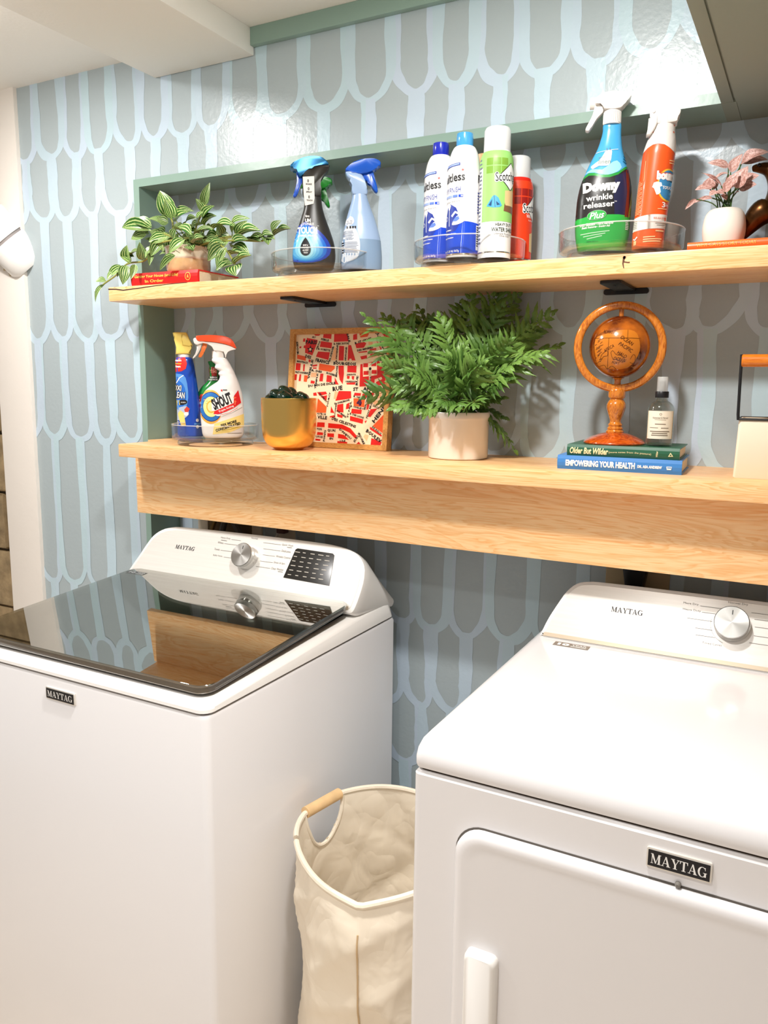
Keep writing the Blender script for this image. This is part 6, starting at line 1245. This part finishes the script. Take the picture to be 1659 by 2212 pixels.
# fern in a white pot
org = Vector((-.676, -.006, LS))
t = thing('potted_fern', 'bushy green fern in a plain white pot on the lower shelf', 'plant', org)
M_WPOT = mat('pot_white_glaze', (238, 228, 216), .22, coat=.4)
pot = lathe('pot', [(.060, 0), (.0635, .002), (.0645, .006), (.0648, .083), (.0660, .085), (.0668, .0885), (.0668, .097), (.0655, .0995), (.0635, .0995), (.062, .096), (.061, .05), (.0, .05)], M_WPOT, t, 64)
lathe('soil', [(.062, .088), (.03, .092), (0, .094)], mat('soil_dark', (30, 24, 18), .95), t, 24, cap=False)
def fern_mat():
    m = mat('fern_green', (74, 136, 44), .38); nt = m.node_tree; L = nt.links; b = nt.nodes['Principled BSDF']
    oi = nt.nodes.new('ShaderNodeObjectInfo'); r = nt.nodes.new('ShaderNodeValToRGB'); e = r.color_ramp.elements
    e[0].color = (*lin((38, 80, 26)), 1); e[1].color = (*lin((126, 162, 76)), 1)
    tc = nt.nodes.new('ShaderNodeTexCoord'); n = nt.nodes.new('ShaderNodeTexNoise'); n.inputs['Scale'].default_value = 60
    ad = nt.nodes.new('ShaderNodeMath'); ad.operation = 'MULTIPLY_ADD'; ad.inputs[1].default_value = .5; L.new(tc.outputs['Object'], n.inputs[0]); L.new(n.outputs[0], ad.inputs[0])
    ml = nt.nodes.new('ShaderNodeMath'); ml.operation = 'MULTIPLY'; ml.inputs[1].default_value = .6; L.new(oi.outputs['Random'], ml.inputs[0]); L.new(ml.outputs[0], ad.inputs[2]); L.new(ad.outputs[0], r.inputs[0]); L.new(r.outputs[0], b.inputs['Base Color'])
    b.inputs['Subsurface Weight'].default_value = 0.0
    return m
M_FERN = fern_mat(); M_FST = mat('fern_stalk', (96, 120, 52), .5)
def frond(t, base, tip, q_):
    b_, e_ = Vector(base), Vector(tip); ch = e_ - b_; L_ = ch.length
    up = Vector((0, 0, 1)); rise = max(.25, min(.8, .55 - ch.z / L_ * .35))
    c_ = b_ + ch * .42 + up * L_ * rise * .55 + Vector((0, -.01, 0))
    N = 17; pts = [(b_ * (1 - s) ** 2 + c_ * 2 * s * (1 - s) + e_ * s * s) for s in [i / N for i in range(N + 1)]]
    bm = bmesh.new(); add_tube(bm, pts, [.0013 * (1 - .7 * i / N) for i in range(N + 1)], 5)
    view = Vector((.38, -.85, .35)).normalized(); tw = q_.uniform(-.9, .9)
    def blade(o, d, nrm, l, wd):
        s = d.cross(nrm).normalized(); dr = -nrm * 0
        prof = ((0, .25), (.10, .75), (.18, .55), (.30, .95), (.40, .66), (.52, .85), (.62, .52), (.74, .55), (.84, .28), (1.0, 0))
        cen = [bm.verts.new(o + d * (l * p) + nrm * (l * .10 * math.sin(PI * p) - l * .22 * p * p)) for p, _ in prof]
        lf = [bm.verts.new(v.co + s * wd * w_ * .5 - nrm * wd * w_ * .16) for v, (_, w_) in zip(cen[:-1], prof)]
        rt = [bm.verts.new(v.co - s * wd * w_ * .5 - nrm * wd * w_ * .16) for v, (_, w_) in zip(cen[:-1], prof)]
        for i in range(len(lf) - 1):
            bm.faces.new((cen[i], cen[i + 1], lf[i + 1], lf[i])); bm.faces.new((cen[i + 1], cen[i], rt[i], rt[i + 1]))
        bm.faces.new((cen[-2], cen[-1], lf[-1])); bm.faces.new((cen[-1], cen[-2], rt[-1]))
    for i in range(5, N + 1):
        s = i / N; p = pts[i]; tg = (pts[min(N, i + 1)] - pts[i - 1]).normalized(); nrm = (view - tg * view.dot(tg)); nrm = nrm.normalized() if nrm.length > .1 else tg.orthogonal().normalized()
        nrm = Matrix.Rotation(tw, 3, tg) @ nrm; sd = tg.cross(nrm)
        env = (math.sin(PI * min(1, (s - .22) / .78 * .92 + .08)) ** .65); ll = max(.007, .052 * env * min(1.25, L_ / .17))
        for sg in (-1, 1):
            d = (sd * sg * (1.0) + tg * (.55 + .5 * s) + nrm * q_.uniform(-.15, .2)).normalized(); blade(p, (d + Vector((q_.uniform(-.2, .2), q_.uniform(-.2, .2), q_.uniform(-.3, .15)))).normalized(), Matrix.Rotation(q_.uniform(-.5, .5), 3, d) @ nrm, ll * q_.uniform(.7, 1.2), .0145)
    tg = (pts[-1] - pts[-2]).normalized(); nrm = (view - tg * view.dot(tg)).normalized(); blade(pts[-1], tg, nrm, .016, .010)
    me = bpy.data.meshes.new('frond')
    for f in bm.faces: f.smooth = False
    bm.to_mesh(me); bm.free(); return link('frond', me, M_FERN, t)
fq = random.Random(11)
for i, e_ in enumerate(FRONDS):
    a_ = fq.uniform(0, 6.28); r_ = fq.uniform(.005, .035); frond(t, (r_ * math.cos(a_), r_ * math.sin(a_), .092), Vector(e_) - org, fq)

# pink leaved plant in a small white pot
org = Vector((-.1695, -.030, US + .0124))
t = thing('pink_plant', 'small plant with veined pink leaves in a white pot, upper shelf right end', 'plant', org)
pot = bm_obj('pot', (lambda bm: (add_loft(bm, smooth_prof([(0, 0, 0, .0285, .0285, 2.6), (.002, 0, 0, .031, .031, 2.6), (.020, 0, 0, .0348, .0348, 2.6), (.036, 0, 0, .0352, .0352, 2.5), (.052, 0, 0, .0325, .0325, 2.3), (.0605, 0, 0, .0275, .0275, 2), (.063, 0, 0, .0235, .0235, 2)], 3) + [(.0632, 0, 0, .0225, .0225), (.060, 0, 0, .0215, .0215), (.045, 0, 0, .021, .021)], 40), bm)[1])(bmesh.new()), mat('pot_white_matte', (240, 228, 214), .4), t)
lathe('soil', [(.0215, .052), (0, .054)], MATS['soil_dark'], t, 20, cap=False)
def pink_mat():
    m = bpy.data.materials.new('pink_veined_leaf'); m.use_nodes = True; nt = m.node_tree; L = nt.links; b = nt.nodes['Principled BSDF']
    uvn = nt.nodes.new('ShaderNodeUVMap'); v = nt.nodes.new('ShaderNodeTexVoronoi'); v.feature = 'DISTANCE_TO_EDGE'; v.inputs['Scale'].default_value = 12
    nz = nt.nodes.new('ShaderNodeTexNoise'); nz.inputs['Scale'].default_value = 5; nz.inputs['Detail'].default_value = 4
    r = nt.nodes.new('ShaderNodeValToRGB'); e = r.color_ramp.elements; e[0].position = .0; e[0].color = (*lin((158, 110, 94)), 1); e[1].position = .09; e[1].color = (*lin((232, 194, 186)), 1)
    r2 = nt.nodes.new('ShaderNodeValToRGB'); e = r2.color_ramp.elements; e[0].position = .38; e[0].color = (*lin((176, 132, 112)), 1); e[1].position = .62; e[1].color = (1, 1, 1, 1)
    mx = nt.nodes.new('ShaderNodeMix'); mx.data_type = 'RGBA'; mx.blend_type = 'MULTIPLY'; mx.inputs[0].default_value = .7
    L.new(uvn.outputs[0], v.inputs[0]); L.new(v.outputs[0], r.inputs[0]); L.new(uvn.outputs[0], nz.inputs[0]); L.new(nz.outputs[0], r2.inputs[0]); L.new(r.outputs[0], mx.inputs[6]); L.new(r2.outputs[0], mx.inputs[7]); L.new(mx.outputs[2], b.inputs['Base Color']); b.inputs['Roughness'].default_value = .45
    return m
M_PINK = pink_mat(); M_PG = mat('leaf_green_pale', (128, 152, 82), .45, var=.3, vscale=60)
PM = [leaf_mesh('pink_leaf', s, bend=b_, fold=f_, wav=.02) for s, b_, f_ in ((5, .15, .15), (6, .3, .25), (7, .05, .35))]
for i, (b_, t_, w_) in enumerate(PINK):
    place_leaf('leaf', PM[i % 3], M_PG if 15 <= i <= 18 else M_PINK, t, b_, t_, w_ * 1.5, rnd.uniform(-.4, .4), org)
    c_ = Vector(b_) - org; s0 = Vector((rnd.uniform(-.012, .012), rnd.uniform(-.01, .01), .053))
    tube('stem', smooth_prof([tuple(s0), tuple(s0 * .5 + c_ * .5 + Vector((rnd.uniform(-.004, .004), 0, .006))), tuple(c_)], 4), .0011, mat('stem_dark_green', (70, 96, 50), .5), t, seg=5)

# bronze animal figurine at the frame's edge
M_BRZ = mat('bronze_patina', (92, 56, 20), .30, .75, var=.5, vscale=45)
org = Vector((-.060, .022, US + .0124))
t = thing('bronze_figurine', 'dark bronze animal figurine with raised snout behind the pink plant', 'figurine', org)
def skin(name, chains, m, parent, sub=2):
    me = bpy.data.meshes.new(name); vs, es, rs = [], [], []
    for ch in chains:
        o = len(vs)
        for x_, y_, z_, r_ in ch: vs.append((x_, y_, z_)); rs.append(r_)
        es += [(o + i, o + i + 1) for i in range(len(ch) - 1)]
    me.from_pydata(vs, es, []); o = link(name, me, m, parent)
    md = o.modifiers.new('skin', 'SKIN'); md.use_smooth_shade = True
    for i, r_ in enumerate(rs): me.skin_vertices[0].data[i].radius = (r_, r_)
    me.skin_vertices[0].data[0].use_root = True
    s_ = o.modifiers.new('sub', 'SUBSURF'); s_.levels = sub; s_.render_levels = sub
    return o
def fx(a, b, y=0): return ((a - 1210) * .0001345 - .076, y, (1395 - b) * .0001345 + .006)
bd = skin('body', [[(*fx(1560, 1150), .042), (*fx(1620, 850), .036), (*fx(1560, 640), .020), (*fx(1470, 490), .0145), (*fx(1400, 420), .0125), (*fx(1310, 405), .0098), (*fx(1235, 402), .0066), (*fx(1205, 408), .005)]], M_BRZ, t)
skin('leg', [[(*fx(1480, 960, -.012), .026), (*fx(1350, 980, -.016), .026), (*fx(1230, 1160, -.016), .0165), (*fx(1130, 1310, -.016), .0085), (*fx(1080, 1372, -.016), .005)]], M_BRZ, t)
skin('leg', [[(*fx(1600, 1100, .02), .024), (*fx(1640, 1250, .02), .014), (*fx(1620, 1375, .02), .010)]], M_BRZ, t)
skin('ear', [[(*fx(1425, 400, -.006), .005), (*fx(1460, 360, -.008), .004), (*fx(1480, 330, -.008), .001)]], M_BRZ, bd)
bm = bmesh.new(); bmesh.ops.create_uvsphere(bm, u_segments=14, v_segments=10, radius=.0036); bm_obj('eye', bm, mat('bronze_eye', (20, 12, 6), .1), bd, loc=fx(1300, 385, -.0098))
box('foot_plate', (-.055, .075, -.030, .035, 0, .004), M_BRZ, t, bev=.002)

# cream caddy with a wooden handle at the right end of the lower shelf
org = Vector((-.020, -.030, LS))
t = thing('caddy', 'cream caddy with black wire and wooden carrying handle, lower shelf right end', 'caddy', org, .03)
M_CRM = mat('caddy_cream', (238, 222, 198), .45, bump=.05, bscale=60)
bm = bmesh.new()
def cr_(d, z): s_ = 1 - .028 * (z / .104); return [(x_ * s_, y_ * s_, z) for x_, y_ in rounded(-.1005 + d, .1005 - d, -.050 + d, .050 - d, .006, 4)]
add_rings(bm, [cr_(.001, 0), cr_(0, .002), cr_(0, .100), cr_(.0012, .104), cr_(.004, .104), cr_(.004, .01)], True, True); bm_obj('box', bm, M_CRM, t)
ry = -.052
tube('rim_wire', [(-.0985, -.0495, .1035), (.0985, -.0495, .1035), (.0985, .0495, .1035), (-.0985, .0495, .1035), (-.0985, -.0495, .1035)], .0021, M_BLACK, t, seg=8)
for sx_ in (-1, 1): tube('handle_wire', [(sx_ * .0985, -.0495, .102), (sx_ * .0995, -.050, .112), (sx_ * .1005, -.050, .160), (sx_ * .1012, -.050, .214)], .0026, M_BLACK, t)
bm = bmesh.new(); add_tube(bm, [(-.1005, -.050, .2035), (-.099, -.050, .2035), (.099, -.050, .2035), (.1005, -.050, .2035)], [.0095, .0108, .0108, .0095], 20); bm_obj('wooden_grip', bm, wood('grip_wood', (226, 130, 32), (204, 104, 20), (180, 96, 40), stretch=(3, 30, 30), rough=.3, scale=3), t)
